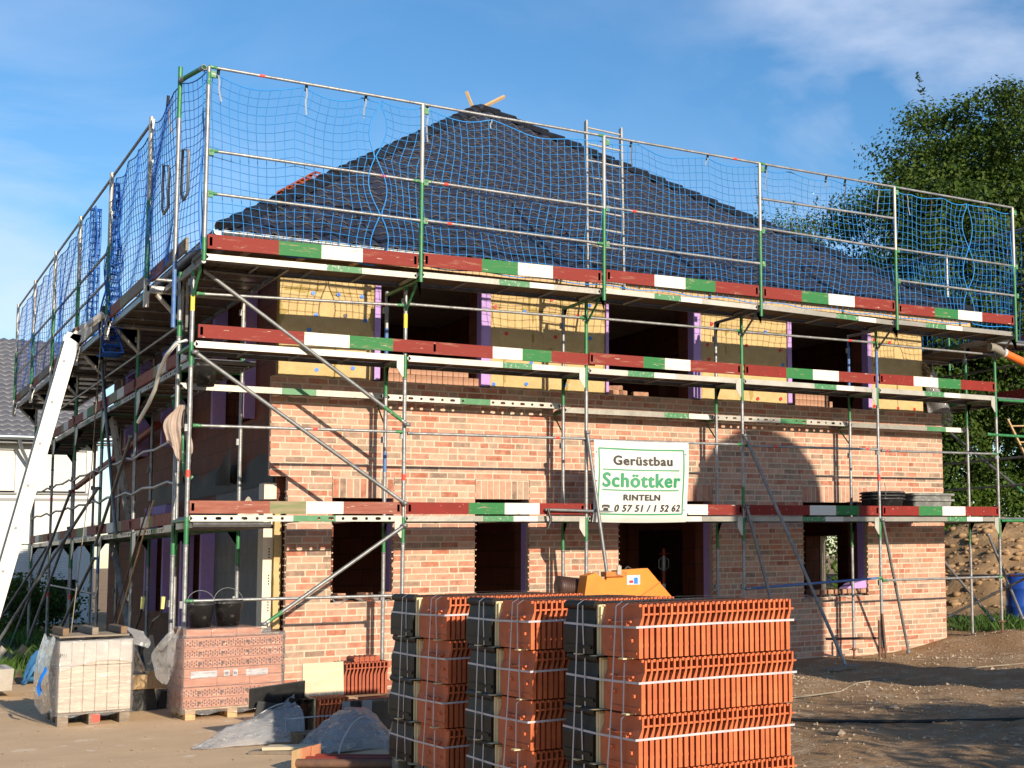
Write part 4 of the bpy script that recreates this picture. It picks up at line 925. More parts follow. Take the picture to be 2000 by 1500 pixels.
net('safety_net', 'blue safety net at the left end of the front scaffold top, open sky behind it', 1.98, fpos(-.02, 0, 1, 1.98), 5.16, lambda s: tA(s), ties=[(.16, .30), (1.07, .32), (1.82, .25)], base=(1, YB, 5.2))
net('safety_net', 'long blue safety net along the front scaffold top, hanging before the dark roof slope', 9.42, fpos(1.96, 1, 1, 9.42), 5.20, lambda s: tB(s), ties=[(.55, .42), (1.44, .12), (3.35, .30), (4.6, .12), (5.6, .30), (6.6, .14), (7.0, .3), (7.6, .35), (8.2, .32), (8.7, .28)], base=(6.5, YB, 5.2))
net('safety_net', 'short blue safety net at the right end of the front scaffold, before the big tree', .95, fpos(11.38, 1, 0, .95), 5.22, lambda s: tC(s), ties=[(.3, .2)], base=(12, YB, 5.2))
def lpos(y0, amp=.05, x=XP + .06):
    def pos(s, z):
        y = y0 + s + .03 * math.sin(z * 3.7 + s * 2) + .02 * math.sin(z * 7 + s)
        return Vector((x + amp * math.sin(s * 1.6) * math.sin((z - 5) * 1.5) + .015 * math.sin(s * 7 + z * 5), y, z + .02 * math.sin(s * 5)))
    return pos
tl1 = sagf([0, .56, 1.45, 2.3], 7.17, .16)
def lcpos(s, z):
    t = s / 2.35; y = YB + s; return Vector((-.04 - .15 * min(1, t * 3) + .03 * math.sin(z * 3 + s * 3), y + .02 * math.sin(z * 5), z))
net('safety_net', 'blue safety net closing the short corner bay at the left, beside the green post', 2.3, lcpos, 5.12, lambda s: tl1(s), net_shade, ties=[(1.4, .35)], base=(-.2, .6, 5.2))
tl2 = sagf([0, .6, 1.2, 1.9, 2.95], 7.15, .12)
net('safety_net', 'shade-toned blue safety net on the left scaffold between the second and third white posts', 2.92, lpos(1.82), 5.15, lambda s: tl2(s), net_shade, base=(XP, 3.3, 5.2))
def bun(s, z):
    t = (7.15 - z) / 2; return Vector((XP + .08 + .10 * math.sin(s * 90 + z * 3) * (.4 + t), 4.95 + (s - .25) * (.35 + .7 * t) + .04 * math.sin(z * 9 + s * 60), z - .25 * t))
net('safety_net', 'bunched up end of a blue safety net hanging in a bundle on the left scaffold', .5, bun, 4.9, lambda s: 7.1, net_shade, cell=.022, base=(XP, 4.9, 5.2), r=.006)
tl3 = sagf([0, .25, .9, 1.6, 2.4, 3.2, 4.2, 5.2, 6.2, 7.4, 8.6, 9.6, 10.45], 7.15, .08)
net('safety_net', 'long blue safety net at the far end of the left scaffold', 10.4, lpos(6.55, .07), 5.12, lambda s: tl3(s), net_shade, cell=.115, base=(XP, 11, 5.2))
def bun2(s, z): return Vector((XP + .07 + .08 * math.sin(s * 70), 6.62 + s * .8 + .03 * math.sin(z * 9 + s * 40), z))
net('safety_net', 'narrow gathered blue net hanging beyond the open gap of the left scaffold', .3, bun2, 5.15, lambda s: 7.1, net_shade, cell=.03, base=(XP, 6.7, 5.2), r=.005)
net('safety_net', 'blue safety net along the right scaffold top running away from the corner', 12.2, (lambda s, z: Vector((RX1 + .36 + .05 * math.sin(s * 2 + z * 2), .1 + s, z + .03 * math.sin(s * 4)))), 5.2, lambda s: 7.12, netm, cell=.13, base=(RX1 + .4, 6, 5.2))

# ------------------------------------------------------------------ company banner
bn = thing('banner', 'white company banner with green frame and phone number tied to the scaffold front', 'banner', (5.7, -.07, 2.64))
BX0, BX1, BZ0, BZ1 = 5.0, 6.435, 2.09, 3.19
def bsurf(u, v, o=0.):
    wv = .02 * math.sin(v * 4.2 + .5) * u ** 3
    return (BX0 + u * (BX1 - BX0) + wv + .012 * (1 - u) ** 2 * math.sin(v * 5), -.075 - .022 * math.sin(math.pi * u) * math.sin(math.pi * v) - .012 * math.sin(u * 9 + v * 3) * (.3 + v * (1 - v)) - o + (.03 * (max(0, v - .93) / .07)), BZ1 - v * (BZ1 - BZ0) - .010 * math.sin(math.pi * u))
m = MB(); m.grid(lambda u, v: bsurf(u, v), 48, 36, signw); build('sheet', m, bn)
m = MB()
def bstrip(u0, v0, u1, v1, w=.0095):
    n = 24; hor = abs(u1 - u0) > abs(v1 - v0); V = []
    for i in range(n + 1):
        u = u0 + (u1 - u0) * i / n; v = v0 + (v1 - v0) * i / n
        V += [bsurf(u - (0 if hor else w * .75), v - (w if hor else 0), .004), bsurf(u + (0 if hor else w * .75), v + (w if hor else 0), .004)]
    m.add(V, [(2 * i, 2 * i + 1, 2 * i + 3, 2 * i + 2) for i in range(n)], signg, True)
for a in ((.045, .10, .945, .10), (.045, .90, .945, .90), (.045, .10, .045, .90), (.945, .10, .945, .90)): bstrip(*a)
for a in ((.08, .355, .895, .355), (.08, .605, .895, .605)): bstrip(*a, w=.0075)
build('frame_lines', m, bn)
def lettering(txt, uc, vc, width, height, mt, wt=.004, shear=0, bold=.008):
    cu = bpy.data.curves.new('t', 'FONT'); cu.body = txt; cu.size = 1; cu.offset = bold; cu.shear = shear; cu.resolution_u = 4; cu.space_character = 1.12
    to = bpy.data.objects.new('t', cu); COL.objects.link(to); dg = bpy.context.evaluated_depsgraph_get(); dg.update()
    me = bpy.data.meshes.new_from_object(to.evaluated_get(dg)); V = np.array([tuple(v.co) for v in me.vertices]); F = [list(p.vertices) for p in me.polygons]
    bpy.data.objects.remove(to); bpy.data.curves.remove(cu); bpy.data.meshes.remove(me)
    x0, x1 = V[:, 0].min(), V[:, 0].max(); base = 0.; cap = .73
    mm = MB(); PV = []
    for k, (dx, dy) in enumerate(((-1, 0), (1, 0), (0, -.8), (0, .8), (0, 0))):
        PV = []
        for p in V:
            u = uc + ((p[0] - x0) / (x1 - x0) - .5) * width + dx * wt; v = vc - (p[1] / cap - .5) * height + dy * wt; PV.append(bsurf(u, v, .004 + .0004 * k))
        mm.add(PV, F, mt)
    build('lettering', mm, bn)
lettering('Gerüstbau', .505, .235, .62, .115, signk, .0055)
lettering('Schöttker', .495, .475, .82, .175, signg, .007)
lettering('RINTELN', .495, .690, .38, .072, signk, .0045)
lettering('0 57 51 / 1 52 62', .565, .822, .70, .085, signk, .004, .2)
m = MB()
def bpoly(pts): m.add([bsurf(u, v, .004) for u, v in pts], [tuple(range(len(pts)))], signk)
bpoly([(.095, .86), (.155, .86), (.145, .822), (.105, .822)]); bpoly([(.085, .812), (.165, .812), (.165, .795), (.148, .785), (.102, .785), (.085, .795)]); bpoly([(.085, .812), (.10, .812), (.10, .826), (.085, .826)]); bpoly([(.15, .812), (.165, .812), (.165, .826), (.15, .826)])
build('phone_symbol', m, bn)
m = MB()
for u, v in ((.02, .15), (.02, .85), (.965, .15), (.965, .85), (.02, .5)):
    c = Vector(bsurf(u, v, .004)); m.add([c + Vector((.010 * math.cos(a), 0, .010 * math.sin(a))) for a in np.linspace(0, 6.28, 9)[:-1]], [tuple(range(8))], signk)
build('eyelet', m, bn)
m = MB(); m.ptube([(4.3, -.09, 2.25), (6.46, -.02, 2.20)], .02, galvd, 8); m.ptube([(4.33, -.10, 2.26), (4.36, -.13, 2.12), (4.32, -.12, 2.0)], .02, disck, 6); single('tube_pole', m, 'loose steel tube tied behind the lower edge of the banner', 'pole', (5.3, -.08, 2.2))

# ------------------------------------------------------------------ pallets of roof tiles
def tpack(root, x0, n, pitch, y0, y1, z0, h, mt, red=True):
    m = MB()
    for i in range(n):
        x = x0 + i * pitch + rng.uniform(-.0012, .0012); ya = y0 + rng.uniform(-.004, .004); t = .0135
        pf = [(0, 0), (0, .60 * h), (.021, .77 * h), (.023, h)] if red else [(0, 0), (.0, .50 * h), (.016, .66 * h), (.026, .86 * h), (.040, .97 * h), (.055, h)]
        tt = t if red else .02
        poly = (pf + [(.035, h), (.034, .79 * h), (.024, .62 * h), (.024, 0)]) if red else pf + [(a + tt, b) for a, b in pf[::-1]]
        m.prism([(x + a, z0 + b) for a, b in poly], ya, y1, mt)
        if red:
            m.box((x + .03, ya + .004, z0 + .80 * h), (x + pitch + .022, ya + .03, z0 + .835 * h), mt); m.box((x + .008, ya + .012, z0 + .96 * h), (x + .024, ya + .04, z0 + h + .004), mt); m.box((x + t - .001, ya + .004, z0 + .20 * h), (x + t + .014, ya + .03, z0 + .27 * h), mt)
            if i == 0:
                for (a, b) in ((.06, .30), (.30, .34), (.12, .60), (.34, .64)): m.box((x - .016, ya + a, z0 + b * h), (x + .001, ya + a + .03, z0 + b * h + .018), mt)
                m.ptube([(x - .004, ya + .09, z0 + .2), (x - .006, ya + .25, z0 + .19), (x - .004, ya + .36, z0 + .2)], .008, mt, 5)
                m.box((x - .006, ya + .02, z0 + .02), (x + .001, ya + .38, z0 + .034), mt)
        elif i == 0: m.box((x - .008, ya + .02, z0 + .03), (x + .001, y1 - .02, z0 + .05), mt); m.ptube([(x + .03, ya - .002, z0 + h - .01), (x + .03, y1, z0 + h - .012)], .028, mt, 8)
    build('tile_pack', m, root)
def pallet(mb, x0, x1, y0, y1, z0=0., mt=woodg, along='y', h=.13):
    for k in range(3):
        c = x0 + .05 + k * (x1 - x0 - .1) / 2; mb.bbox((c - .045, y0, z0 + .022), (c + .045, y1, z0 + h - .022), mt, .004) if False else None
        for yy in (y0, (y0 + y1) / 2 - .07, y1 - .14): mb.bbox((c - .05, yy, z0 + .02), (c + .05, yy + .14, z0 + h - .02), mt, .004)
        mb.bbox((c - .05, y0, z0), (c + .05, y1, z0 + .02), mt, .003)
    n = 7
    for k in range(n):
        c = y0 + .05 + k * (y1 - y0 - .1) / (n - 1); mb.bbox((x0, c - .045, z0 + h - .0199), (x1, c + .045, z0 + h), mt, .003)
def strap_h(root, x0, x1, y0, y1, z, dz=0):
    m = MB(); w = .0065
    P = [(x0 - .004, y1, z), (x0 - .006, (y0 + y1) / 2, z - .006), (x0 - .004, y0 - .004, z), ((x0 + x1) / 2, y0 - .006, z + .003), (x1, y0 - .004, z)]
    V = []
    for p in P: V += [(p[0], p[1], p[2] - w), (p[0], p[1], p[2] + w)]
    m.add(V, [(2 * i, 2 * i + 1, 2 * i + 3, 2 * i + 2) for i in range(len(P) - 1)], pp); build('strap', m, root)
def strap_v(root, x0, x1, ya, yb, z0, z1, full=True):
    m = MB(); w = .008; P = [(x0 - .010, yb, z0), (x0 - .012, (ya * .6 + yb * .4), (z0 + z1) / 2), (x0 - .010, ya, z1 - .02), (x0 + .03, ya, z1 + .006)] + ([((x0 + x1) / 2, ya + .02, z1 + .006), (x1, ya + .03, z1 + .004)] if full else [])
    V = []
    for p in P: V += [(p[0], p[1] - w, p[2]), (p[0], p[1] + w, p[2])]
    m.add(V, [(2 * i, 2 * i + 1, 2 * i + 3, 2 * i + 2) for i in range(len(P) - 1)], pp); build('strap', m, root)
def tile_pallet(label, x0, y0, n, depth, tiers=4):
    root = thing('tile_pallet', label, 'tile pallet', (x0 + .5, y0 + depth / 2, 0), 'strapped pallets of roof tiles')
    h = .297; pit = .0362; x1 = x0 + n * pit + .02; yr = y0 + depth * .49; yk = y0 + depth * .565
    m = MB(); pallet(m, x0, x1, y0, y0 + depth, 0, woodg); build('wooden_pallet', m, root)
    for t in range(tiers):
        z = .135 + t * (h + .0095); jx = [0, -.012, .006, -.006][t % 4] + rng.uniform(-.004, .004)
        tpack(root, x0 + jx, n, pit, y0, yr, z, h - .003, terra); tpack(root, x0 - .02 + jx, n, pit, yk, y0 + depth, z, h - .003, blkg, False)
        m = MB(); m.box((x0 - .0 + jx, yr + .012, z), (x1 - .1, yr + .03, z + h - .02), card); m.box((x0 - .004 + jx, yk - .035, z), (x0 + .3, yk - .012, z + h - .01), card); build('cardboard', m, root)
        m = MB()
        for yy in (y0 + .12, y0 + depth * .75): m.box((x0 - .05 + jx + rng.uniform(-.01, .02), yy, z - .0085), (x1, yy + .06, z - .001), card)
        m.add([(x0 - .06, yr + .0, z - .004), (x0 + .02, yr - .06, z - .003), (x0 + .02, yr + .1, z - .003), (x0 - .05, yr + .09, z - .008)], [(0, 1, 2, 3), (3, 2, 1, 0)], card); build('spacer_lath', m, root)
        strap_h(root, x0 - .015 + jx, x1 + jx, y0, y0 + depth, z + h * .58)
        for yy in (y0 + .16, yk + .14): strap_v(root, x0 + jx - .012, x1, yy, yy + rng.uniform(-.02, .02), z, z + h, False)
    zt = .135 + tiers * (h + .0095)
    strap_v(root, x0 - .035, x1, y0 + .2, y0 + .36, .1, zt); strap_v(root, x0 - .035, x1, yk + .17, yk + .27, .1, zt)
    return root
tile_pallet('strapped pallet of terracotta roof tiles, nearest of three, its long side sunlit', .41, -10.04, 28, .93)
tile_pallet('strapped pallet of roof tiles in the middle between the nearest and the farthest tile pallet', .305, -8.82, 28, 1.03)
tile_pallet('strapped pallet of roof tiles, farthest of three, beside the plastic heap', .32, -7.32, 29, 1.15)

# ------------------------------------------------------------------ wrapped block pallets on the left
wp = thing('block_pallet', 'film wrapped pallet of white building blocks on the concrete yard', 'block pallet', (-.97, -.3, 0))
m = MB(); pallet(m, -1.31, -.64, -.76, .18, 0, woodg); m.box((-1.0, -.764, .022), (-.92, -.7605, .10), tape); build('wooden_pallet', m, wp)
for i in range(6):
    m = MB(); x = -1.31 + i * .112
    for (a, b) in ((.135, .60), (.603, .845)): m.bbox((x + .001, -.76 + rng.uniform(-.004, .004), a), (x + .110, .18, b), wb, .006)
    build('block', m, wp)
m = MB()
def wrap(x0, x1, y0, y1, z0, z1, am):
    def sh(u, v):
        P = [(x0, y1), (x0, y0), (x1, y0), (x1, y1), (x0, y1)]; t = u * 4; i = min(3, int(t)); f = t - i
        x = P[i][0] + (P[i + 1][0] - P[i][0]) * f; y = P[i][1] + (P[i + 1][1] - P[i][1]) * f
        z = z0 + v * (z1 - z0); nxy = [(-1, 0), (0, -1), (1, 0), (0, 1)][i]
        d = am * (.5 + .5 * math.sin(x * 31 + y * 27 + z * 9)) * math.sin(math.pi * f) + am * .4 * math.sin(z * 37 + x * 11)
        return (x + nxy[0] * d, y + nxy[1] * d, z + .015 * math.sin(x * 19 + y * 13) * (1 if v == 0 else 0))
    return sh
m.grid(wrap(-1.33, -.62, -.78, .20, .10, .865, .016), 64, 18, filmc); m.grid(lambda u, v: (-1.33 + u * .71, -.78 + v * .98, .868 + .012 * math.sin(u * 21 + v * 8)), 14, 14, filmc)
m.grid(lambda u, v: (-1.345 - .05 * math.sin(v * 3.1) - .07 * u * (1 - v), -.74 + u * .9, .12 + v * .76 + .03 * math.sin(u * 8)), 10, 12, filmw)
m.grid(lambda u, v: (-.61 + .14 * v * (1 + .3 * math.sin(u * 5)), -.5 + u * .5, .86 - v * .38 + .02 * math.sin(u * 9)), 8, 8, filmw)
m.grid(lambda u, v: (-.62 + u * .17 + .03 * math.sin(v * 5), -.55 + v * .1, .80 + v * .17 - u * .06), 6, 6, filmw)
m.grid(lambda u, v: (-1.31 + u * .67, -.797 - .006 * math.sin(u * 15), .55 + v * .31 + .10 * math.sin(u * 2.4) * (1 - v)), 14, 6, filmw)
build('film', m, wp)
m = MB(); 
for (y, z, a, b) in ((-.55, .55, .10, .07), (-.40, .48, .07, .12), (-.6, .40, .05, .06)): m.grid(lambda u, v: (-1.372 - .03 * math.sin(v * 3.1), y + u * a + .02 * math.sin(v * 9), z + v * b), 5, 5, discb)
m.grid(lambda u, v: (-1.43 - .03 * math.sin(v * 4) - .03 * u, -.70 + u * .07, .33 + v * .24 + .04 * math.sin(u * 4)), 4, 10, discb); build('blue_print', m, wp)
m = MB()
for k in range(5): m.box((-1.325 + k * .017, -.7995, .70), (-1.315 + k * .017, -.7985, .735), disck)
build('black_print', m, wp)
up_ = thing('wooden_pallet', 'empty wooden pallet lying upside down on top of the white block stack', 'pallet', (-.97, -.3, .88))
for k in range(3):
    m = MB(); c = -1.25 + k * .27; m.bbox((c - .03, -.70, .908), (c + .03, .12, .985), woodb if k != 1 else woodg, .005); build('runner', m, up_)
for k in range(6):
    m = MB(); c = -.66 + k * .145; m.bbox((-1.31, c - .05, .887), (-.66, c + .05, .907), woodg, .003); build('slat', m, up_)

op = thing('block_pallet', 'film wrapped pallet of orange perforated clay blocks on the concrete yard', 'block pallet', (.3, -.75, 0))
OX0, OX1, OY0, OY1 = -.20, .79, -1.1, -.40
m = MB(); pallet(m, OX0 + .03, OX1 - .03, OY0 + .02, OY1, 0, woodl, h=.115); build('wooden_pallet', m, op)
def perf(root, x0, x1, z0, z1, y0, y1, rows):
    m = MB(); pc = .0225; n = int((x1 - x0) / pc); pc = (x1 - x0) / n; rh = (z1 - z0) / rows; ed = .012
    sq = [int(n * f) for f in (.14, .38, .62, .86)]
    for r in range(rows):
        za = z0 + r * rh + .002; zb = z0 + (r + 1) * rh - .002
        m.box((x0, y0 + .03, za), (x1, y1, zb), ob_shade if False else ob)
        for i in range(n):
            xa = x0 + i * pc; xb = xa + pc; ins = any(i in (s, s + 1) for s in sq)
            hs = []
            if ins: hs = [(za + .33 * rh, za + .62 * rh)]
            hh = rh * .20; st = rh * .31
            k0 = za + ed + (0 if i % 2 == 0 else st * .5)
            for k in range(3):
                a = k0 + k * st; b = a + hh
                if b < zb - ed * .5 and not any(a < d and b > c for c, d in hs): hs.append((a, b))
            hs.sort(); ma = pc * .25 if not ins else (0 if i not in sq else pc * .2); mb_ = pc * .25 if not ins else (0 if i in sq else pc * .2)
            if not ins: ma = mb_ = pc * .24
            z = za
            for a, b in hs + [(zb, zb)]:
                if a > z: m.add([(xa, y0, z), (xb, y0, z), (xb, y0, a), (xa, y0, a)], [(0, 1, 2, 3)], ob)
                if b > a:
                    c, d = xa + ma, xb - mb_
                    m.add([(xa, y0, a), (c, y0, a), (c, y0, b), (xa, y0, b), (d, y0, a), (xb, y0, a), (xb, y0, b), (d, y0, b)], [(0, 1, 2, 3), (4, 5, 6, 7)], ob)
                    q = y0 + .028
                    m.add([(c, y0, a), (d, y0, a), (d, y0, b), (c, y0, b), (c, q, a), (d, q, a), (d, q, b), (c, q, b)], [(0, 4, 5, 1), (1, 5, 6, 2), (2, 6, 7, 3), (3, 7, 4, 0), (4, 7, 6, 5)], ob_shade)
                z = b
        m.add([(x0, y0, za), (x0, y0, zb), (x0, y0 + .03, zb), (x0, y0 + .03, za), (x1, y0, za), (x1, y0, zb), (x1, y0 + .03, zb), (x1, y0 + .03, za)], [(0, 1, 2, 3), (7, 6, 5, 4)], ob)
        m.add([(x0, y0, zb), (x1, y0, zb), (x1, y0 + .03, zb), (x0, y0 + .03, zb)], [(0, 1, 2, 3)], ob)
    build('block_layer', m, root)
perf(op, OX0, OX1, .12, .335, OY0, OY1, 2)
m = MB()
for a, b in ((.34, .433), (.437, .525)):
    for i in range(3): m.bbox((OX0 + .005 + i * .327, OY0 + .004, a), (OX0 + .33 + i * .327, OY1, b), ob, .004)
build('block_layer', m, op)
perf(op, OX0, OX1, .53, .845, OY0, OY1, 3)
m = MB()
for i in range(3): m.bbox((OX0 + .02 + i * .25, OY0 + .02, .85), (OX0 + .267 + i * .25, OY1, .935), ob, .004)
build('block_layer', m, op)
m = MB(); yl = OY0 - .004
for a, b, mm in (((-.13, .43), (.13, .50), paper), ((.42, .43), (.64, .495), paper), ((.195, .435), (.255, .50), paper), ((.285, .432), (.335, .505), paper)): m.box((a[0], yl, a[1]), (b[0], yl + .003, b[1]), mm)
for c in ((.225, .468), (.31, .462)):
    m.add([(c[0] + .017 * math.cos(t), yl - .001, c[1] + .013 * math.sin(t)) for t in np.linspace(0, 6.28, 13)[:-1]], [tuple(range(12))], disck); m.add([(c[0] + .008 * math.cos(t), yl - .0015, c[1] + .006 * math.sin(t)) for t in np.linspace(0, 6.28, 13)[:-1]], [tuple(range(12))], paper)
build('paper_label', m, op)
m = MB(); m.grid(wrap(OX0 - .02, OX1 + .02, OY0 - .018, OY1 + .02, .06, .88, .014), 80, 26, filmc)
m.grid(lambda u, v: (OX0 - .02 + u * 1.0, OY0 - .02 + v * .74, .945 - .07 * max(0, u - .72) / .28 + .008 * math.sin(u * 23 + v * 7)), 20, 14, filmc)
m.grid(lambda u, v: (OX0 - .02 + u * .98 - (.1 * u), OY0 - .012 - .012 * math.sin(v * 3.1), .86 + v * .085 - .04 * max(0, u - .75)), 20, 4, filmc)
build('film', m, op)
def crumple(fn, nu, nv, mt, am=.04, fr=7, seed=0):
    r_ = np.random.default_rng(seed); ph = r_.uniform(0, 6.28, 12); mb = MB()
    def g(u, v):
        x, y, z = fn(u, v); 
        d = am * (math.sin(fr * u + ph[0] + 2 * math.sin(fr * v + ph[1])) * .5 + .35 * abs(math.sin(fr * 1.9 * v + ph[2] + 3 * u)) + .25 * math.sin(fr * 3.1 * (u + v) + ph[3]))
        d += am * .8 * (.30 * abs(math.sin(fr * 2.7 * u + ph[5] + 2.2 * math.sin(fr * 1.3 * v + ph[6]))) + .22 * abs(math.sin(fr * 4.3 * (v - .6 * u) + ph[7] + math.sin(fr * 2 * u))) + .12 * abs(math.sin(fr * 8.1 * (u + .4 * v) + ph[8])) - .3)
        e = am * .5 * math.sin(fr * 2.3 * v + ph[4]) + am * .2 * abs(math.sin(fr * 5.2 * u + ph[9])); return (x + e, y + d * .5, max(z + d * min(1, z * 12 + .15), .004))
    mb.grid(g, int(nu * 1.6), int(nv * 1.6), mt, True); return mb
m = crumple(lambda u, v: (OX0 - .03 - .20 * u * math.sin(v * 2.6 + .3) - .06 * u, OY0 + .1 + v * .3 - .1 * u, .96 - v * .55 + .02 * math.sin(u * 9) - .06 * u), 18, 22, filmw, .03, 5, 3)
build('film', m, op)
m = MB(); 
def bucket(loc, r, h, label, mt=bucketm, handle=True, group=None, nest=0, tilt=0):
    b = thing('bucket', label, 'bucket', loc, group); x, y, z = loc
    m = MB(); m.lathe(loc, [(0, .004), (r * .74, .004), (r * .76, .0), (r * .96, h * .86), (r * 1.03, h * .87), (r * 1.03, h * .9), (r * .98, h * .91), (r, h * .97), (r * 1.05, h * .98), (r * 1.05, h), (r * .97, h), (r * .93, h * .9), (r * .72, .02), (0, .02)], mt, 28); build('shell', m, b)
    if handle:
        m = MB(); m.ptube([(x + r * 1.04 * math.cos(t), y + .35 * r * math.sin(t), z + h * .93 + r * 1.05 * max(0, math.sin(t))) for t in np.linspace(0, math.pi, 14)], .003, galvd, 5); build('handle', m, b)
    return b
bucket((.0, -.86, .95), .135, .265, 'black mortar bucket without handle, left one on the orange block pallet')
bucket((.30, -.76, .95), .145, .275, 'black mortar bucket with raised wire handle, right one on the orange block pallet')
bucket((.24, .40, E2 - .41), .125, .26, 'dusty black bucket on the inner platform at the left scaffold corner', handle=False)
b_ = thing('tub_stack', 'three nested round black mortar tubs on the lowest front platform', 'tub', (10.18, .35, D1))
for k in range(3):
    m = MB(); z = D1 + .0 + k * .05; m.lathe((10.18, .35, z), [(0, .004), (.27, .004), (.33, .27), (.365, .272), (.365, .285), (.335, .30), (.32, .29), (.26, .02), (0, .02)], tubd, 30); build('tub', m, b_)
m = MB(); m.ptube([(10.02, .10, D1 + .2), (10.0, .02, D1 + .4), (10.02, .08, D1 + .52)], .006, galvd, 5); build('handle', m, b_)
b_ = thing('tub_stack', 'two nested rectangular grey mortar tubs on the lowest front platform', 'tub', (11.0, .36, D1))
for k in range(2):
    m = MB(); z = D1 + k * .09
    def sq(w, d, zz, c=.06, n=4):
        P = []
        for sx, sy, a0 in ((1, 1, 0), (-1, 1, 90), (-1, -1, 180), (1, -1, 270)):
            for j in range(n + 1): a = math.radians(a0 + 90 * j / n); P.append((11.0 + sx * (w - c) + c * math.cos(a), .36 + sy * (d - c) + c * math.sin(a), zz))
        return P
    R_s = [sq(.34, .24, z), sq(.40, .29, z + .25), sq(.435, .32, z + .252), sq(.435, .32, z + .285), sq(.40, .29, z + .29), sq(.335, .235, z + .02)]
    kk = len(R_s[0]); m.add([p for r in R_s for p in r], [(a * kk + j, a * kk + (j + 1) % kk, (a + 1) * kk + (j + 1) % kk, (a + 1) * kk + j) for a in range(5) for j in range(kk)] + [tuple(range(kk))[::-1], tuple(range(5 * kk, 6 * kk))], tubm, False); build('tub', m, b_)

# ------------------------------------------------------------------ heap between the pallets
sp = thing('tile_stack', 'small strapped stack of dark red roof tiles on black packs beside the farthest pallet', 'tile stack', (1.0, -3.0, .33))
tpack(sp, .82, 12, .0362, -3.22, -2.80, .335, .31, terrad); strap_v(sp, .82, 1.25, -3.06, -3.04, .34, .645); 
m = MB(); 
for i in range(5): m.ptube([(.98 + i * .05, -3.1, .665), (.98 + i * .05, -2.85, .665)], .03, terrad, 8)
build('ridge_tile', m, sp)
sp = thing('tile_stack', 'open low tile pack with black tiles at its left end, under the pale board', 'tile stack', (.5, -3.4, .05))
tpack(sp, .24, 3, .07, -3.55, -3.16, .06, .30, blkg, False); tpack(sp, .47, 8, .0362, -3.60, -3.18, .06, .30, terra)
m = MB(); m.box((.20, -3.56, .03), (.95, -3.2, .055), woodb); m.box((.455, -3.56, .06), (.468, -3.3, .36), card); build('base_board', m, sp); strap_h(sp, .23, .6, -3.6, -3.2, .20); strap_v(sp, .24, .5, -3.45, -3.44, .06, .36, False)
m = MB(); m.bbox((.432, -3.24, .345), (.815, -3.215, .665), woodp, .003, Matrix.Rotation(math.radians(-6), 3, 'X')); single('wooden_board', m, 'pale wooden board standing upright between the orange block pallet and the red tile stack', 'board', (.62, -3.23, .5))
m = MB(); m.bbox((-.06, -3.30, .30), (.44, -3.285, .50), disck, .003, Matrix.Rotation(math.radians(-5), 3, 'Y') @ Matrix.Rotation(math.radians(20), 3, 'X'))
m.bbox((-.02, -3.36, .12), (.30, -3.345, .33), membrane, .003, Matrix.Rotation(math.radians(12), 3, 'Y')); single('dark_panel', m, 'tilted dark grey panel leaning before the orange block pallet', 'panel', (.2, -3.3, .3))
for (a, b, c, mt, lab) in ((.66, .735, -3.72, shut, 'narrow grey upright sheet left of the black sheets by the farthest tile pallet'), (.84, .93, -3.74, shut, 'grey upright sheet with dark edge between the black sheets by the farthest tile pallet')):
    m = MB(); m.bbox((a, c, -.0), (b, c + .012, .33), fasc, .002, Matrix.Rotation(.05, 3, 'X')); single('upright_sheet', m, lab, 'sheet', (a, c, 0))
m = MB(); m.bbox((.70, -3.66, .0), (.86, -3.45, .325), disck, .01); m.bbox((.93, -3.60, .0), (1.22, -3.3, .325), disck, .01); single('black_pack', m, 'pair of black wrapped packs under the small dark red tile stack', 'pack', (.95, -3.5, 0))
m = MB(); m.grid(lambda u, v: (.52 + u * .36, -3.78 + v * .10, .05 + .12 * u + .06 * math.sin(u * 3) + v * .1 - .08 * (1 - u) * v), 12, 4, membrane); single('black_foil', m, 'strip of black foil curling out in front of the low tile pack', 'foil', (.7, -3.75, .1))
m = crumple(lambda u, v: (-.60 + u * .88 + .05 * v, -3.62 + (v - .5) * .75 * (.15 + u) + .2 * u, .01 + .38 * (u ** 1.1) * max(0, math.sin(math.pi * min(1, v * 1.05))) ** .7), 54, 40, filmp, .042, 5.2, 5); single('plastic_sheet', m, 'crumpled clear plastic sheet rising to a point in front of the orange block pallet', 'plastic sheet', (-.1, -3.6, 0))
m = crumple(lambda u, v: (.18 + u * .78, -4.9 + v * .9 + u * .3, .01 + .26 * max(0, math.sin(math.pi * u)) ** .8 * max(0, math.sin(math.pi * v)) ** .6 * (1 + .3 * u)), 48, 40, filmp, .048, 5.5, 11); single('plastic_sheet', m, 'crumpled clear plastic heap at the foot of the farthest tile pallet', 'plastic sheet', (.6, -4.5, 0))
m = crumple(lambda u, v: (.48 + u * .40, -4.12 + v * .5, .01 + .17 * max(0, math.sin(math.pi * u)) * max(0, math.sin(math.pi * v))), 24, 24, filmc, .03, 5, 21); single('plastic_sheet', m, 'small glossy clear foil between the low tile pack and the planks', 'plastic sheet', (.65, -3.9, 0))
m = MB(); m.ptube([(.26 + .40 * t, -5.0 - .1 * t, .02 + .30 * math.sin(math.pi * min(1, t * 1.05)) ** .7) for t in np.linspace(0, 1, 20)], .008, pp, 4); single('strap_loop', m, 'loose white packing strap arching over the plastic heap', 'strap', (.45, -5, 0))
m = MB(); m.ptube([(-.05 + .34 * t, -3.45, .17 + .16 * math.sin(math.pi * (.08 + .5 * t))) for t in np.linspace(0, 1, 16)], .007, pp, 4); single('strap_loop', m, 'loose white packing strap arching out of the pointed plastic sheet', 'strap', (.1, -3.45, .2))
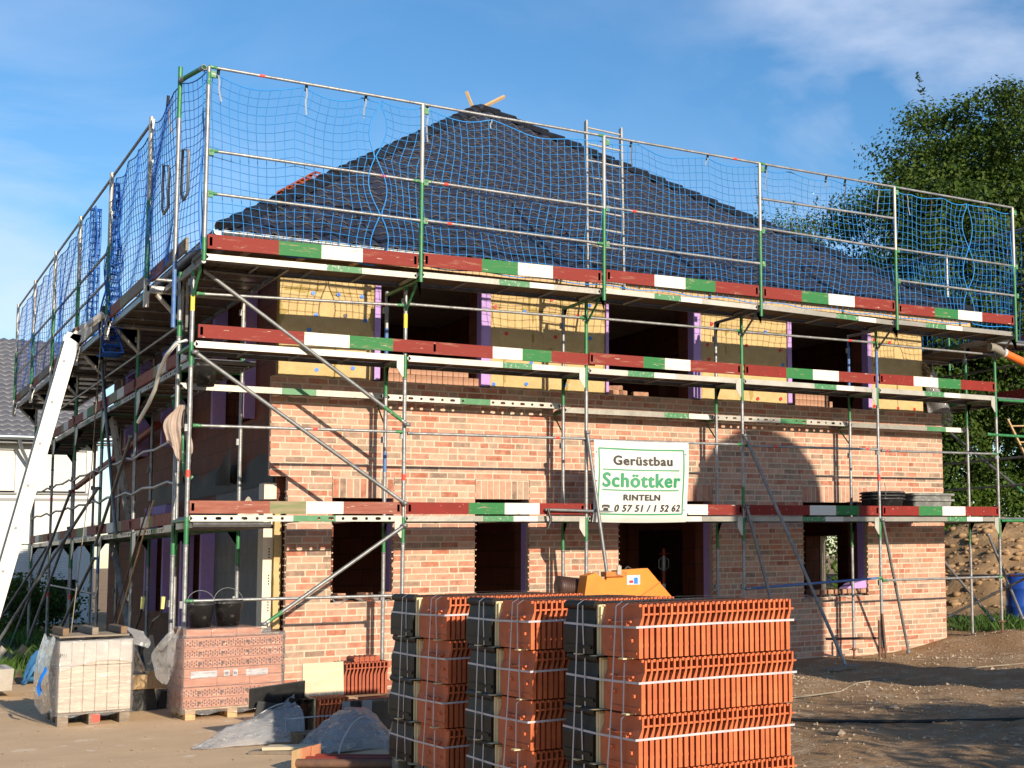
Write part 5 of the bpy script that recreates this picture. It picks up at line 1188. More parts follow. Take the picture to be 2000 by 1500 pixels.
for (a, b, rz, mt, lab) in (((-.34, -4.55, .0), (.34, -4.42, .03), -.75, woodg, 'weathered plank lying on the yard, lower and left of two crossed planks'), ((-.22, -4.62, .034), (.52, -4.44, .062), -.62, woodp, 'paler plank lying across the weathered plank on the yard')):
    m = MB(); m.bbox(a, b, mt, .003, rotz(rz)); single('plank', m, lab, 'plank', (0, -4.5, 0))
m = MB()
for k in range(3): m.bbox((.18, -4.0 + k * .09, .085), (.44, -3.93 + k * .09, .105), woodb, .003)
m.bbox((.19, -4.0, 0), (.25, -3.76, .085), woodb, .004); m.bbox((.36, -4.0, 0), (.42, -3.76, .085), woodb, .004); single('pallet_piece', m, 'broken corner of a wooden pallet beside the pointed plastic sheet', 'pallet', (.3, -3.9, 0))
m = MB()
for k in range(3): m.bbox((.42, -4.55 + k * .08, .07), (.66, -4.49 + k * .08, .09), woodg, .003, rotz(-.4))
m.bbox((.45, -4.5, 0), (.62, -4.36, .07), woodb, .004); single('pallet_piece', m, 'broken piece of wooden pallet half under the plastic heap', 'pallet', (.5, -4.4, 0))
for k, (dx, dy, c) in enumerate(((0, 0, rust), (.10, .10, redox), (.20, .19, redox))):
    p = thing('steel_prop', ['rusty steel prop with square foot plate lying at the bottom edge, front one of three', 'red steel prop lying at the bottom edge, middle one of three', 'red steel prop lying at the bottom edge, rear one of three'][k], 'prop', (.1 + dx, -5.7 + dy, .04))
    m = MB(); a = Vector((-.22 + dx, -5.55 + dy, .06)); b = Vector((.75 + dx, -6.4 + dy, .05)); m.tube(a, b, .034, c, 12); build('tube', m, p)
    m = MB(); d = (b - a).normalized(); s_ = d.cross(Vector((0, 0, 1))).normalized(); u_ = s_.cross(d); h_ = .075
    qs = [a + s_ * h_ * i + u_ * h_ * j for i, j in ((-1, -.6), (1, -.6), (1, 1.4), (-1, 1.4))]; m.add(qs + [q - d * .008 for q in qs], [(0, 1, 2, 3), (7, 6, 5, 4), (0, 4, 5, 1), (1, 5, 6, 2), (2, 6, 7, 3), (3, 7, 4, 0)], woodl if k == 0 else ob); build('foot_plate', m, p)
# between the two block pallets
m = MB(); m.bbox((-.66, .30, .24), (-.06, .46, .40), woodl, .006); m.bbox((-.30, .299, .41), (.0, .46, .45), woodl, .006, Matrix.Rotation(-.1, 3, 'Y')); single('timber_beam', m, 'squared timber beams lying across between the white and the orange block pallets', 'beam', (-.3, .38, .3))
m = MB(); m.prism([(-.60, 0), (-.18, 0), (-.22, .235), (-.60, .235)], .34, .7, disck); m.prism([(-.17, .0), (.0, 0), (.0, .2), (-.14, .2)], .4, .7, disck); single('black_tub', m, 'black plastic trough under the timber beams between the block pallets', 'tub', (-.35, .5, 0))
wbw = thing('wheelbarrow', 'tipped wheelbarrow with black handles and yellow grips behind the white block pallet', 'wheelbarrow', (-.1, 2.8, 0))
for dx, y1 in ((-.0, 1.95), (.17, 1.62)):
    m = MB(); m.ptube([(-.16 + dx, 3.1, .28), (-.13 + dx, 2.55, .62), (-.11 + dx, 2.15, .92), (-.10 + dx, y1 + .12, 1.0), (-.10 + dx, y1, 1.16)], .016, disck, 8); build('handle', m, wbw)
    m = MB(); m.ptube([(-.10 + dx, y1 + .02, 1.09), (-.10 + dx, y1 - .02, 1.23)], [.021, .024], gripy, 10); build('grip', m, wbw)
m = MB(); m.grid(lambda u, v: (-.28 + u * .56, 2.9 + v * .5 + .0 * u, .15 + .45 * v - .18 * math.sin(math.pi * u) * (1 - v) + .1), 10, 8, bucketm); m.ptube([(-.2, 3.1, .28), (-.2, 3.2, .05), (.2, 3.2, .05), (.2, 3.1, .28)], .014, disck, 8); build('tray', m, wbw)
m = MB(); m.lathe((0, 0, 0), [(.10, -.035), (.17, -.04), (.19, 0), (.17, .04), (.10, .035), (.10, -.035)], disck, 22); m.v = [(-.0 + c, 3.55 + a, .19 + b) for a, b, c in m.v]; build('wheel', m, wbw)
for dx, lab in ((0, 'thin reddish lath leaning on the left scaffold, left one of two'), (.05, 'thin reddish lath leaning on the left scaffold, right one of two')):
    m = MB(); m.ptube([(.12 + dx * .3, 3.0 - dx * 4, 2.45), (.10 + dx, 6.6 - dx * 3, .05)], .012, woodl if dx else rust, 5); single('wooden_lath', m, lab, 'lath', (.1, 5, 1))
m = MB(); m.bbox((-2.6, -4.35, .004), (-1.55, -4.20, .03), fasc, .004, rotz(-.85)); single('grey_plank', m, 'grey plank lying on the yard at the lower left corner', 'plank', (-2, -4.3, 0))
tr_ = MB(); tr_.prism([(3.45, .08), (4.1, .08), (4.25, .36), (3.25, .36)], -2.35, -1.32, hoistw, axis='x'); tr_.prism([(3.4, .365), (4.1, .365), (4.1, .37), (3.4, .37)], -2.25, -1.4, fasc, axis='x'); tr_.box((-2.1, 3.5, 0), (-2.0, 4.0, .08), rust); tr_.box((-1.6, 3.5, 0), (-1.5, 4.0, .08), rust)
single('mortar_trough', tr_, 'pale steel mortar trough at the far left edge of the yard', 'trough', (-1.8, 3.8, 0))
m = crumple(lambda u, v: (-1.0 + u * .35, 5.2 + v * .4, .02 + .42 * math.sin(math.pi * u) * math.sin(math.pi * min(1, v + .1))), 14, 14, blues, .06, 6, 4); single('blue_sheet', m, 'crumpled blue plastic sheet by the mortar trough at the left', 'plastic sheet', (-.9, 5.4, 0))

# ------------------------------------------------------------------ yellow block saw
sw = thing('block_saw', 'orange yellow block saw with motor and blade guard behind the tile pallets', 'saw', (4.1, -2.4, 0))
m = MB(); m.prism([(4.02, 1.06), (3.98, 1.13), (4.12, 1.47), (4.50, 1.485), (4.86, 1.10), (4.80, 1.05)], -2.5, -2.34, yel); m.ptube([(4.25, -2.42, 1.48), (4.28, -2.42, 1.51), (4.33, -2.42, 1.48)], .01, disck, 6); m.ptube([(4.36, -2.506, 1.14), (4.66, -2.506, 1.32)], .008, yeld, 5); build('blade_guard', m, sw)
m = MB(); m.box((4.23, -2.503, 1.30), (4.40, -2.501, 1.41), paper); m.box((4.26, -2.5045, 1.32), (4.31, -2.5035, 1.35), discr); m.box((4.32, -2.5045, 1.31), (4.37, -2.5035, 1.38), discb); build('sticker', m, sw)
m = MB(); m.prism([(3.80, 1.14), (3.94, 1.36), (3.96, 1.44), (4.14, 1.44), (4.16, 1.38), (4.10, 1.12)], -2.56, -2.50, yel); m.box((3.92, -2.60, 1.40), (4.18, -2.46, 1.455), yeld); m.box((4.05, -2.62, 1.42), (4.10, -2.60, 1.52), aluw); build('bracket', m, sw)
m = MB(); m.prism([(3.52, 1.16), (3.56, 1.42), (3.66, 1.45), (4.00, 1.22), (3.90, 1.06), (3.6, 1.10)], -2.86, -2.66, yel); build('belt_cover', m, sw)
m = MB()
for k in range(10): m.lathe((0, 0, 0), [(.07, k * .03), (.125, k * .03), (.125, k * .03 + .014), (.07, k * .03 + .014)], motor, 18)
m.lathe((0, 0, 0), [(0, -.01), (.11, -.01), (.115, 0), (.115, .3), (0, .3)], motor, 18); m.v = [(3.38 + c * .9, -2.5 + b, 1.30 + a - c * .12) for a, b, c in m.v]; m.box((3.4, -2.55, 1.05), (3.62, -2.42, 1.18), motor); build('motor', m, sw)
m = MB(); m.box((3.3, -2.8, .78), (4.9, -2.1, .83), yeld); m.box((3.42, -2.6, .83), (3.6, -2.4, 1.12), yeld); m.box((4.3, -2.46, .83), (4.5, -2.38, 1.1), yeld); m.box((3.4, -2.62, 1.08), (3.9, -2.5, 1.14), yel); m.box((3.90, -2.66, 1.06), (4.2, -2.56, 1.13), cream); build('table', m, sw)
for x, y in ((3.36, -2.74), (4.84, -2.74), (3.36, -2.16), (4.84, -2.16)):
    m = MB(); m.box((x - .03, y - .03, float(gz(x, y)) - .02), (x + .03, y + .03, .78), yeld); build('leg', m, sw)

# ------------------------------------------------------------------ ladders, hoist, pipes, cloth
def ladder(name, label, b0, t0, wv, n, r=.03, mt=aluw):
    root = thing(name, label, 'ladder', b0); b0 = Vector(b0); t0 = Vector(t0); wv = Vector(wv); d = (t0 - b0).normalized(); nn = d.cross(wv).normalized()
    for o in (Vector((0, 0, 0)), wv):
        m = MB(); q = [(-.013, -.035), (.013, -.035), (.013, .035), (-.013, .035)]; wn = wv.normalized()
        V = [b0 + o + wn * a + nn * c for a, c in q] + [t0 + o + wn * a + nn * c for a, c in q]; m.add(V, [(0, 1, 5, 4), (1, 2, 6, 5), (2, 3, 7, 6), (3, 0, 4, 7), (4, 5, 6, 7)], mt); build('side_rail', m, root)
    for k in range(n):
        p = b0 + (t0 - b0) * ((k + .6) / n); m = MB(); m.ptube([p, p + wv], .014, mt, 8); build('rung', m, root)
    return root
ladder('ladder', 'aluminium ladder leaning on the dark front roof slope behind the net', (4.88, -.12, 5.20), (5.19, .56, 7.76), (.545, 0, -.02), 10)
ladder('ladder', 'aluminium ladder between the two lower platforms of the left scaffold', (.78, 8.5, 2.12), (.40, 8.3, 4.06), (.12, .5, 0), 8, mt=galv)
ladder('ladder', 'ladder standing on the ground under the lowest platform of the left scaffold', (.80, 7.9, .06), (.45, 8.5, 2.3), (.1, .5, 0), 8, mt=galvd)
ladder('ladder', 'ladder leaning on the right scaffold at the picture edge', (13.5, -1.2, .4), (13.15, .62, 3.86), (.38, -.25, 0), 12, mt=woodl)
ht = thing('roof_hoist', 'white inclined roof hoist rising to the left scaffold top', 'hoist', (-1.7, 4.9, 0))
m = MB(); A = Vector((-1.66, 4.8, .0)); B = Vector((-.60, 4.8, 4.86)); d = (B - A).normalized(); s_ = Vector((0, 1, 0)); n_ = d.cross(s_).normalized()
for o in (0, .30):
    q = [(-.02, -.09), (.02, -.09), (.02, .09), (-.02, .09)]; V = [A + s_ * (o + a) + n_ * c for a, c in q] + [B + s_ * (o + a) + n_ * c for a, c in q]; m.add(V, [(0, 1, 5, 4), (1, 2, 6, 5), (2, 3, 7, 6), (3, 0, 4, 7), (4, 5, 6, 7)], hoistw)
for k in range(17): p = A + (B - A) * ((k + .5) / 17); m.ptube([p, p + s_ * .3], .02, hoistw, 6)
q = [(0.02, -.02), (.28, -.02), (.28, .0), (.02, .0)]; V = [A + s_ * a + n_ * c for a, c in q] + [B + s_ * a + n_ * c for a, c in q]; m.add(V, [(0, 1, 5, 4), (1, 2, 6, 5), (2, 3, 7, 6), (3, 0, 4, 7)], hoistw)
for k in range(8): p = A + (B - A) * ((k + .7) / 8.4) - s_ * .0215 + n_ * .03; m.add([p + n_ * .02 * math.cos(t) + d * .02 * math.sin(t) for t in np.linspace(0, 6.28, 9)[:-1]], [tuple(range(8))], fasc)
build('rail_section', m, ht)
m = MB(); m.prism([(-.66, 4.80), (-.54, 4.72), (-.46, 4.78), (-.38, 4.92), (-.40, 5.03), (-.52, 5.0)], 4.78, 5.12, hoistw); m.ptube([(-.57, 4.77, 4.93), (-.57, 5.13, 4.93)], .03, rust, 8); build('hinge', m, ht)
m = MB(); B2 = Vector((-.44, 4.8, 4.98)); T2_ = Vector((-.24, 4.8, 5.17))
for o in (0, .3): m.ptube([B2 + s_ * o, T2_ + s_ * o], .05, hoistw, 4, smooth=False)
m.add([B2, T2_, T2_ + s_ * .3, B2 + s_ * .3], [(0, 1, 2, 3), (3, 2, 1, 0)], hoistw); build('head_section', m, ht)
m = MB(); m.lathe((0, 0, 0), [(0, -.08), (.09, -.08), (.11, 0), (.09, .1), (0, .1)], disck, 16); m.v = [(-.17 + b, 4.95 + a, 5.2 + c) for a, b, c in m.v]; build('winch', m, ht)
m = MB(); m.ptube([(-.26, 4.78, 5.1), (-.33, 4.76, 3.0), (-.55, 4.74, .3)], .006, rope, 5); single('hoist_rope', m, 'thin rope hanging down beside the white hoist', 'rope', (-.3, 4.8, 3))
m = MB(); m.ptube([(-0.06, 0.0, 4.15), (-0.22, -0.35, 4.07), (-0.22, 0.22, 4.0), (-0.22, 0.65, 3.84), (-0.22, 0.85, 3.68), (-0.22, 1.25, 3.54), (-0.22, 1.9, 3.38)], .022, hosew, 8); single('white_hose', m, 'bent white hose hanging from the left scaffold corner', 'hose', (.1, 2.5, 4))
m = MB()
def jk(u, v):
    wd = .11 + .10 * v + .05 * math.sin(v * 3.1); x = -.06 - wd * (u - .35) * 1.25 - .03 * math.sin(v * 5); f = .028 * math.sin(u * 13 + v * 2) * (.3 + v) + .015 * math.sin(u * 29 + 1)
    return (x, .18 + f - .05 * (1 - v) - .06 * abs(u - .4), 3.43 - v * (.52 + .10 * math.sin(u * 4.2)) - .16 * max(0, u - .55) * (1 - v) + .03 * math.sin(u * 9) * (v > .9))
m.grid(jk, 26, 20, cloth); m.grid(lambda u, v: tuple(Vector(jk(u, v)) + Vector((.03, .05 + .02 * math.sin(u * 8), -.02))), 26, 20, cloth); jc = thing('jacket', 'beige work jacket hung on the left corner standard of the scaffold', 'jacket', (-.07, .28, 2.9)); build('cloth', m, jc)
m = MB(); m.grid(lambda u, v: (-.03 + .06 * u + .03 * math.sin(v * 6), .14 + .03 * math.sin(u * 5 + v * 4), 2.55 + v * .85 - .1 * u), 6, 14, disck); m.ptube([(-.04, .12, 3.1), (-.02, .13, 2.7), (.02, .14, 2.55), (.08, .16, 2.62)], .018, pgreenw, 6); build('hood_strap', m, jc)
m = MB(); m.ptube([(12.03, -.2, 4.93), (12.12, -.2, 4.93), (12.22, -.2, 4.90), (12.33, -.2, 4.86)], .07, pipeg, 14); ch = thing('drain_pipe', 'orange plastic pipe with grey end hung under the top platform at the right', 'pipe', (12.5, -.2, 4.85)); build('grey_end', m, ch)
m = MB(); m.ptube([(12.33, -.2, 4.862), (12.37, -.2, 4.85)], .076, paper, 14); build('collar', m, ch)
m = MB(); m.ptube([(12.37, -.2, 4.85), (12.9, -.2, 4.70), (13.6, -.2, 4.5)], .066, pipeo, 14); build('orange_tube', m, ch)
m = MB(); m.ptube([(1.02, 7.8, 3.9), (1.02, 10.5, 3.72), (1.02, 16.9, 3.32)], .06, redox, 12); single('drain_pipe', m, 'long orange pipe in shade-darkened red brown sloping along the far part of the left scaffold', 'pipe', (1, 12, 3.6))  # orange pipe; its shade is put in as a red-brown colour
br = thing('barrel', 'blue plastic barrel standing on the ground right of the house', 'barrel', (14.6, 1.95, .3))
m = MB(); m.lathe((14.6, 1.95, .30), [(0, 0), (.26, 0), (.285, .04), (.29, .28), (.30, .30), (.30, .33), (.29, .35), (.29, .60), (.30, .62), (.30, .65), (.285, .67), (.27, .86), (.22, .90), (0, .90)], barrel, 30); build('shell', m, br)
m = MB(); m.lathe((14.5, 1.95, 1.2), [(0, .03), (.04, .03), (.045, 0)], disck, 12); build('bung', m, br)
bagm = MB(); bagm.grid(lambda u, v: (.93 + .20 * (u - .5) * (1.6 - v * .8), 1.2 + .05 * math.sin(u * 6), D1 + .0 + .26 * v * math.sin(math.pi * (.12 + .76 * u)) + .015 * math.sin(u * 15)), 12, 6, wb); single('white_bag', bagm, 'small white bag on the lowest platform at the left corner', 'bag', (.9, 1.2, D1))
m = MB(); m.ptube([(4.3, -5.55, .035), (4.55, -5.85, .02), (4.9, -6.3, .025), (5.4, -6.75, .03), (5.95, -7.2, .04), (6.6, -7.7, .04), (8, -8.6, .06)], .018, cabk, 6); single('black_cable', m, 'black cable snaking over the soil in the right foreground', 'cable', (5, -6.5, 0))
m = MB(); m.ptube([(x, y, float(gz(x, y)) + .008) for x, y in ((5.0, -4.35), (5.6, -3.7), (6.5, -3.5), (7.2, -2.9), (8.2, -2.6), (9.6, -2.2), (10.6, -2.4))], .010, rope, 5); single('rope', m, 'pale rope lying across the soil behind the nearest tile pallet', 'rope', (7, -3, 0))
for (x, y, L_, rz, lab) in ((8.2, -1.2, .9, .5, 'short weathered board lying on the soil before the right wall'), (13.4, -.55, 1.4, -.25, 'weathered board lying by the right scaffold corner')):
    m = MB(); z = float(gz(x, y)) + .02; m.bbox((x - L_ / 2, y - .11, z), (x + L_ / 2, y + .11, z + .035), woodg, .004, rotz(rz)); single('wooden_board', m, lab, 'board', (x, y, z))
def lump(u, v): a = u * 6.28; r = (.62 + .08 * math.sin(a * 3)) * v; return (7.0 + r * 1.2 * math.cos(a), .55 + r * .5 * math.sin(a), .26 * (1 - v ** 2.2) + .02 * math.sin(a * 7 + v * 9) - .02)
m = MB(); m.grid(lump, 24, 10, conc); single('mortar_heap', m, 'low heap of grey mortar against the brick wall right of the nearest tile pallet', 'heap', (7, .55, 0))

# ------------------------------------------------------------------ background: mound, plants, neighbour house, silo
def mz(x, y):
    d = np.sqrt(((x - 19.2) / 4.4) ** 2 + ((y - 7.3) / 6.0) ** 2); h = 1.85 * (.5 + .5 * np.cos(np.pi * np.clip(d, 0, 1)))
    return h + (.13 * np.sin(x * 1.3 + y * .8) * np.sin(y * 1.5 - x * .4) + .06 * np.sin(x * 3.3 + y * 2.6) * np.sin(x * 2.1 - y * 3.7 + 1)) * np.clip(h * 2, 0, 1)
earth = mat('excavated_earth', (.36, .235, .13), (.20, .125, .065), rough=.95, scale=2.2, bump=.9, bscale=9, spec=.1, detail=10)
m = MB()
def mfn(u, v):
    x = 14.6 + u * 9.2; y = 1.1 + v * 12.4; return (x, y, float(gz(x, y)) - .05 + float(mz(x, y)))
m.grid(mfn, 90, 110, earth); struct('soil_mound', m, 'heap of brown excavated soil behind the right scaffold', 'mound')
m = MB()
bmi = bmesh.new(); bmesh.ops.create_icosphere(bmi, subdivisions=2, radius=1); IV = np.array([tuple(v.co) for v in bmi.verts]); IF = [[v.index for v in f.verts] for f in bmi.faces]; bmi.free()
for k in range(3000):
    x = rng.uniform(14.9, 20); y = rng.uniform(1.5, 13); h_ = float(mz(x, y))
    if h_ < .12: continue
    r = .02 + .10 * rng.random() ** 4; z = float(gz(x, y)) - .05 + h_; ph = rng.uniform(0, 6.28, 3); sc = 1 + .22 * np.sin(IV[:, 0] * 3.1 + ph[0]) * np.sin(IV[:, 1] * 2.7 + ph[1]) + rng.normal(0, .05, len(IV)); Q = IV * (sc * r)[:, None] * np.array([1.1, 1.0, .6]) + np.array([x, y, z]); m.add(Q.tolist(), IF, earth, True)
tag(build('earth_clods', m), 'loose clods of earth lying all over the soil heap', 'earth clods', None, 'stuff')
def leaves(name, parent, P, size, mats, norm=None, asp=.62, up=.3):
    """many small bent leaf faces at points P"""
    n = len(P); P = np.asarray(P); d = rng.normal(size=(n, 3))
    if norm is not None:                       # leaves face outwards, roughly
        q = norm + rng.normal(size=(n, 3)) * .75; q /= np.linalg.norm(q, axis=1)[:, None]; d -= q * (d * q).sum(1)[:, None]
    d /= np.linalg.norm(d, axis=1)[:, None]
    e = np.cross(q, d) if norm is not None else rng.normal(size=(n, 3))
    e -= d * (e * d).sum(1)[:, None]; e /= np.linalg.norm(e, axis=1)[:, None]
    s = size * rng.uniform(.6, 1.35, n)[:, None]; w = np.cross(d, e)
    V = np.stack([P - d * s * .5, P + e * s * asp * .5 + w * s * .08, P + d * s * .5, P - e * s * asp * .5 + w * s * .08], 1).reshape(-1, 3)
    off = np.array(origin(parent)) if parent is not None else 0
    me = bpy.data.meshes.new(name); me.from_pydata((V - off).tolist(), [], [[4 * i, 4 * i + 1, 4 * i + 2, 4 * i + 3] for i in range(n)])
    for q in mats: me.materials.append(q)
    return me
def tree(name, label, base, trunk_h, cc, rad, nclump, per, lsize, mats, probs, seed, group=None, cs=.62, trunk_r=.28, shell=.55, low=-.9):
    global rng
    rng = np.random.default_rng(seed); root = thing(name, label, 'tree', base, group); cc = np.array(cc); rad = np.array(rad)
    u = rng.normal(size=(nclump, 3)); u /= np.linalg.norm(u, axis=1)[:, None]; u = u[u[:, 2] > low]; r = rng.uniform(shell ** 3, 1, len(u)) ** (1 / 3)
    lob = 1 + .16 * np.sin(u[:, 0] * 5 + seed) * np.sin(u[:, 2] * 6 + 1) + rng.normal(0, .09, len(u))
    K = cc + u * (r * lob)[:, None] * rad
    m = MB(); b = Vector(base); top = Vector((cc[0], cc[1], cc[2] + rad[2] * .55)); pts = [b + (top - b) * t + Vector((.25 * math.sin(t * 5 + seed), .2 * math.cos(t * 4), 0)) * t for t in np.linspace(0, 1, 9)]
    m.ptube(pts, [trunk_r * (1 - .85 * t) for t in np.linspace(0, 1, 9)], bark, 9)
    for k in rng.choice(len(K), min(len(K), 80), replace=False):
        q = Vector(K[k]); f = min(.9, max(.25, (q.z - b.z) / (top.z - b.z) * .75)); i = int(f * 8); p = pts[i]; mid = (p + q) / 2 + Vector((0, 0, -.2 + .3 * rng.random()))
        m.ptube([p, mid, q], [trunk_r * .28 * (1 - f * .5), trunk_r * .15, .012], bark, 5, cap=False)
    build('trunk', m, root)
    P = []; mi = []; ON = []
    for c in K:
        n = int(per * rng.uniform(.55, 1.3)); g = np.clip(rng.normal(size=(n, 3)), -1.7, 1.7) * np.array([cs, cs, cs * .5]) * rng.uniform(.55, 1.15); P.append(c + g); ON.append(g / cs * .7 + (c - cc) / np.linalg.norm(c - cc) * .5 + np.array([0, 0, .45])); mi += [int(rng.choice(len(mats), p=probs))] * n
    for k in rng.choice(len(K), min(34, len(K)), replace=False):   # twigs poking out of the outline
        c = K[k]; dirv = (c - cc) / np.linalg.norm(c - cc) + np.array([0, 0, .55]); n = 70; t = rng.random(n)[:, None]
        P.append(c + dirv * t * cs * 1.9 + np.clip(rng.normal(size=(n, 3)), -1.5, 1.5) * .15 * (1.15 - t)); ON.append(np.repeat(dirv[None], n, 0)); mi += [1 % len(mats)] * n
    P = np.concatenate(P); mi = np.array(mi); fl = rng.random(len(mi)) < .35; mi[fl] = rng.choice(len(mats), fl.sum(), p=probs)
    me = leaves('crown', root, P, lsize, mats, np.concatenate(ON)); me.polygons.foreach_set('material_index', mi.astype(np.int32)); me.update()
    o = bpy.data.objects.new('crown', me); COL.objects.link(o); o.parent = root; return root
tree('broadleaf_tree', 'tall dark leafy tree rising above the right end of the house', (28.2, 18, .3), 4, (28.4, 18, 10.3), (5.2, 4.6, 7.0), 900, 230, .14, [lf1, lf2, lf3], [.34, .46, .20], 11, 'trees right of the house', .56, .34, .42)
tree('broadleaf_tree', 'broad dark tree behind the tall one, cut by the right picture edge', (36, 19, .3), 4, (35.5, 19, 10.5), (5.5, 4.5, 7.2), 520, 200, .145, [lf1, lf2, lf3], [.4, .45, .15], 12, 'trees right of the house', .66, .34)
tree('broadleaf_tree', 'lower dark tree behind the soil mound, seen under the right scaffold platforms', (24.6, 19, .3), 2, (24.9, 19, 5.0), (3.0, 3.2, 4.4), 300, 150, .13, [lf1, lf2], [.6, .4], 13, 'trees right of the house', .56, .2)
tree('broadleaf_tree', 'lower dark tree at the right picture edge behind the barrel', (31, 16, .3), 2, (31, 16, 5.2), (4.2, 3.2, 4.6), 330, 150, .13, [lf1, lf2], [.55, .45], 14, 'trees right of the house', .58, .2)
tree('birch_tree', 'slender light green tree peeping over the right hip of the roof', (32.1, 35, .3), 8, (32.1, 35, 14.2), (1.8, 1.6, 3.4), 110, 120, .13, [lf5, lf2], [.7, .3], 15, None, .5, .16, .2)
def hedge(label, a, b, h, th, n, mats, seed, group=None):
    global rng
    rng = np.random.default_rng(seed); root = thing('hedge', label, 'hedge', ((a[0] + b[0]) / 2, (a[1] + b[1]) / 2, .2), group); a = np.array(a); b = np.array(b); d = b - a; L = np.linalg.norm(d); nn = np.array([-d[1], d[0]]) / L
    t = rng.random(n); s = rng.uniform(-1, 1, n); z = rng.random(n); edge = rng.random(n) < .75; fr = rng.random(n) < .5
    s = np.where(edge & fr, -1 + rng.exponential(.12, n), s); z = np.where(edge & ~fr, 1 - rng.exponential(.06, n), z); z = np.clip(z, 0, 1.06)
    xy = a + d * t[:, None] + nn * (s * th / 2 * (1 + .15 * np.sin(t * L * 1.9)))[:, None]; zz = .25 + z * h * (1 + .05 * np.sin(t * L * 1.3) + .03 * np.sin(t * L * 4.1)) + rng.normal(0, .03, n)
    me = leaves('foliage', root, np.column_stack([xy, zz]), .15, mats); me.polygons.foreach_set('material_index', rng.integers(0, len(mats), n).astype(np.int32)); o = bpy.data.objects.new('foliage', me); COL.objects.link(o); o.parent = root
    m = MB()
    for k in range(int(L / .6)): p = a + d * (k + .5) / int(L / .6); m.ptube([(p[0], p[1], .1), (p[0], p[1], h * .8)], [.04, .015], bark, 5)
    build('stem', m, root)
hedge('clipped light green hedge behind the soil mound', (18.6, 14.6), (31, 11.8), 3.15, 1.3, 15000, [lf4, lf4, lf2], 31)
# grass
def grass(label, pts, h, seed):
    r_ = np.random.default_rng(seed); V = []; F = []
    for i, (x, y) in enumerate(pts):
        a = r_.uniform(0, 6.28); z = float(gz(x, y)) + float(max(0, mz(x, y) - .0) if x > 14.6 else 0) - .02; hh = h * r_.uniform(.4, 1.3); w = .006 + .01 * r_.random(); lx, ly = r_.normal(0, .35, 2) * hh
        o = len(V); V += [(x - w * math.cos(a), y - w * math.sin(a), z), (x + w * math.cos(a), y + w * math.sin(a), z), (x + lx * .4 + w * .6 * math.cos(a), y + ly * .4 + w * .6 * math.sin(a), z + hh * .6), (x + lx, y + ly, z + hh)]; F += [(o, o + 1, o + 2), (o, o + 2, o + 3)]
    m = MB(); m.add(V, F, grassm); tag(build('grass', m), label, 'grass', None, 'stuff')
r_ = np.random.default_rng(3)
pts = np.concatenate([np.column_stack([r_.uniform(-5, 1.0, 9000), r_.uniform(6.4, 27, 9000)]), np.column_stack([r_.normal(-.2, .25, 700), r_.normal(9.5, 1.4, 700)])])
grass('green grass growing on the plot left of the house', pts, .26, 5)
pts = np.column_stack([r_.uniform(12.6, 17.5, 5200), r_.normal(1.3, .9, 5200)]); pts = pts[(pts[:, 1] > -.5)]
grass('ragged grass at the foot of the soil mound', pts, .15, 6)
# rubble on the left plot
m = MB()
for k in range(160):
    x = rng.normal(-2.0, .9); y = rng.normal(11, 1.6); r = rng.uniform(.06, .26); V = [(x + r * q * p[0], y + r * q * p[1], .1 + r * q * p[2]) for p, q in zip(oc, rng.uniform(.6, 1.3, 6))]; m.add(V, of, conc if rng.random() < .5 else membrane)
tag(build('rubble', m), 'heap of grey rubble and scrap on the plot left of the scaffold', 'rubble', None, 'stuff')
def shrub(label, x, y, h, r, n, seed, mats=(lf2, lf1)):
    global rng
    rng = np.random.default_rng(seed); root = thing('shrub', label, 'shrub', (x, y, 0)); K = rng.normal(size=(24, 3)) * np.array([r * .5, r * .5, h * .22]) + np.array([x, y, h * .55]); P = np.concatenate([k + rng.normal(size=(n // 24, 3)) * r * .2 for k in K]); P[:, 2] = np.clip(P[:, 2], .05, h * 1.05)
    me = leaves('foliage', root, P, .11, list(mats)); me.polygons.foreach_set('material_index', rng.integers(0, len(mats), len(P)).astype(np.int32)); o = bpy.data.objects.new('foliage', me); COL.objects.link(o); o.parent = root
    m = MB()
    for k in K[::3]: m.ptube([(x, y, 0), tuple(k)], [.03, .01], bark, 5)
    build('stem', m, root)
shrub('leafy shrub on the plot below the neighbouring house', .9, 22.5, 1.4, 1.0, 3600, 41); shrub('low dark shrub farther left before the neighbouring house', -1.3, 21.5, 1.2, 1.2, 3600, 42)
shrub('tall bushy shrub on the right side of the site, nearer to the silo', 6.9, -14.6, 3.3, 1.5, 16000, 43); shrub('tall bushy shrub on the right side of the site, beyond the silo', 9.6, -17.5, 3.0, 1.4, 6000, 44); shrub('spreading shrub at the near right edge of the site', 6.1, -14.9, 2.5, 1.9, 20000, 45)
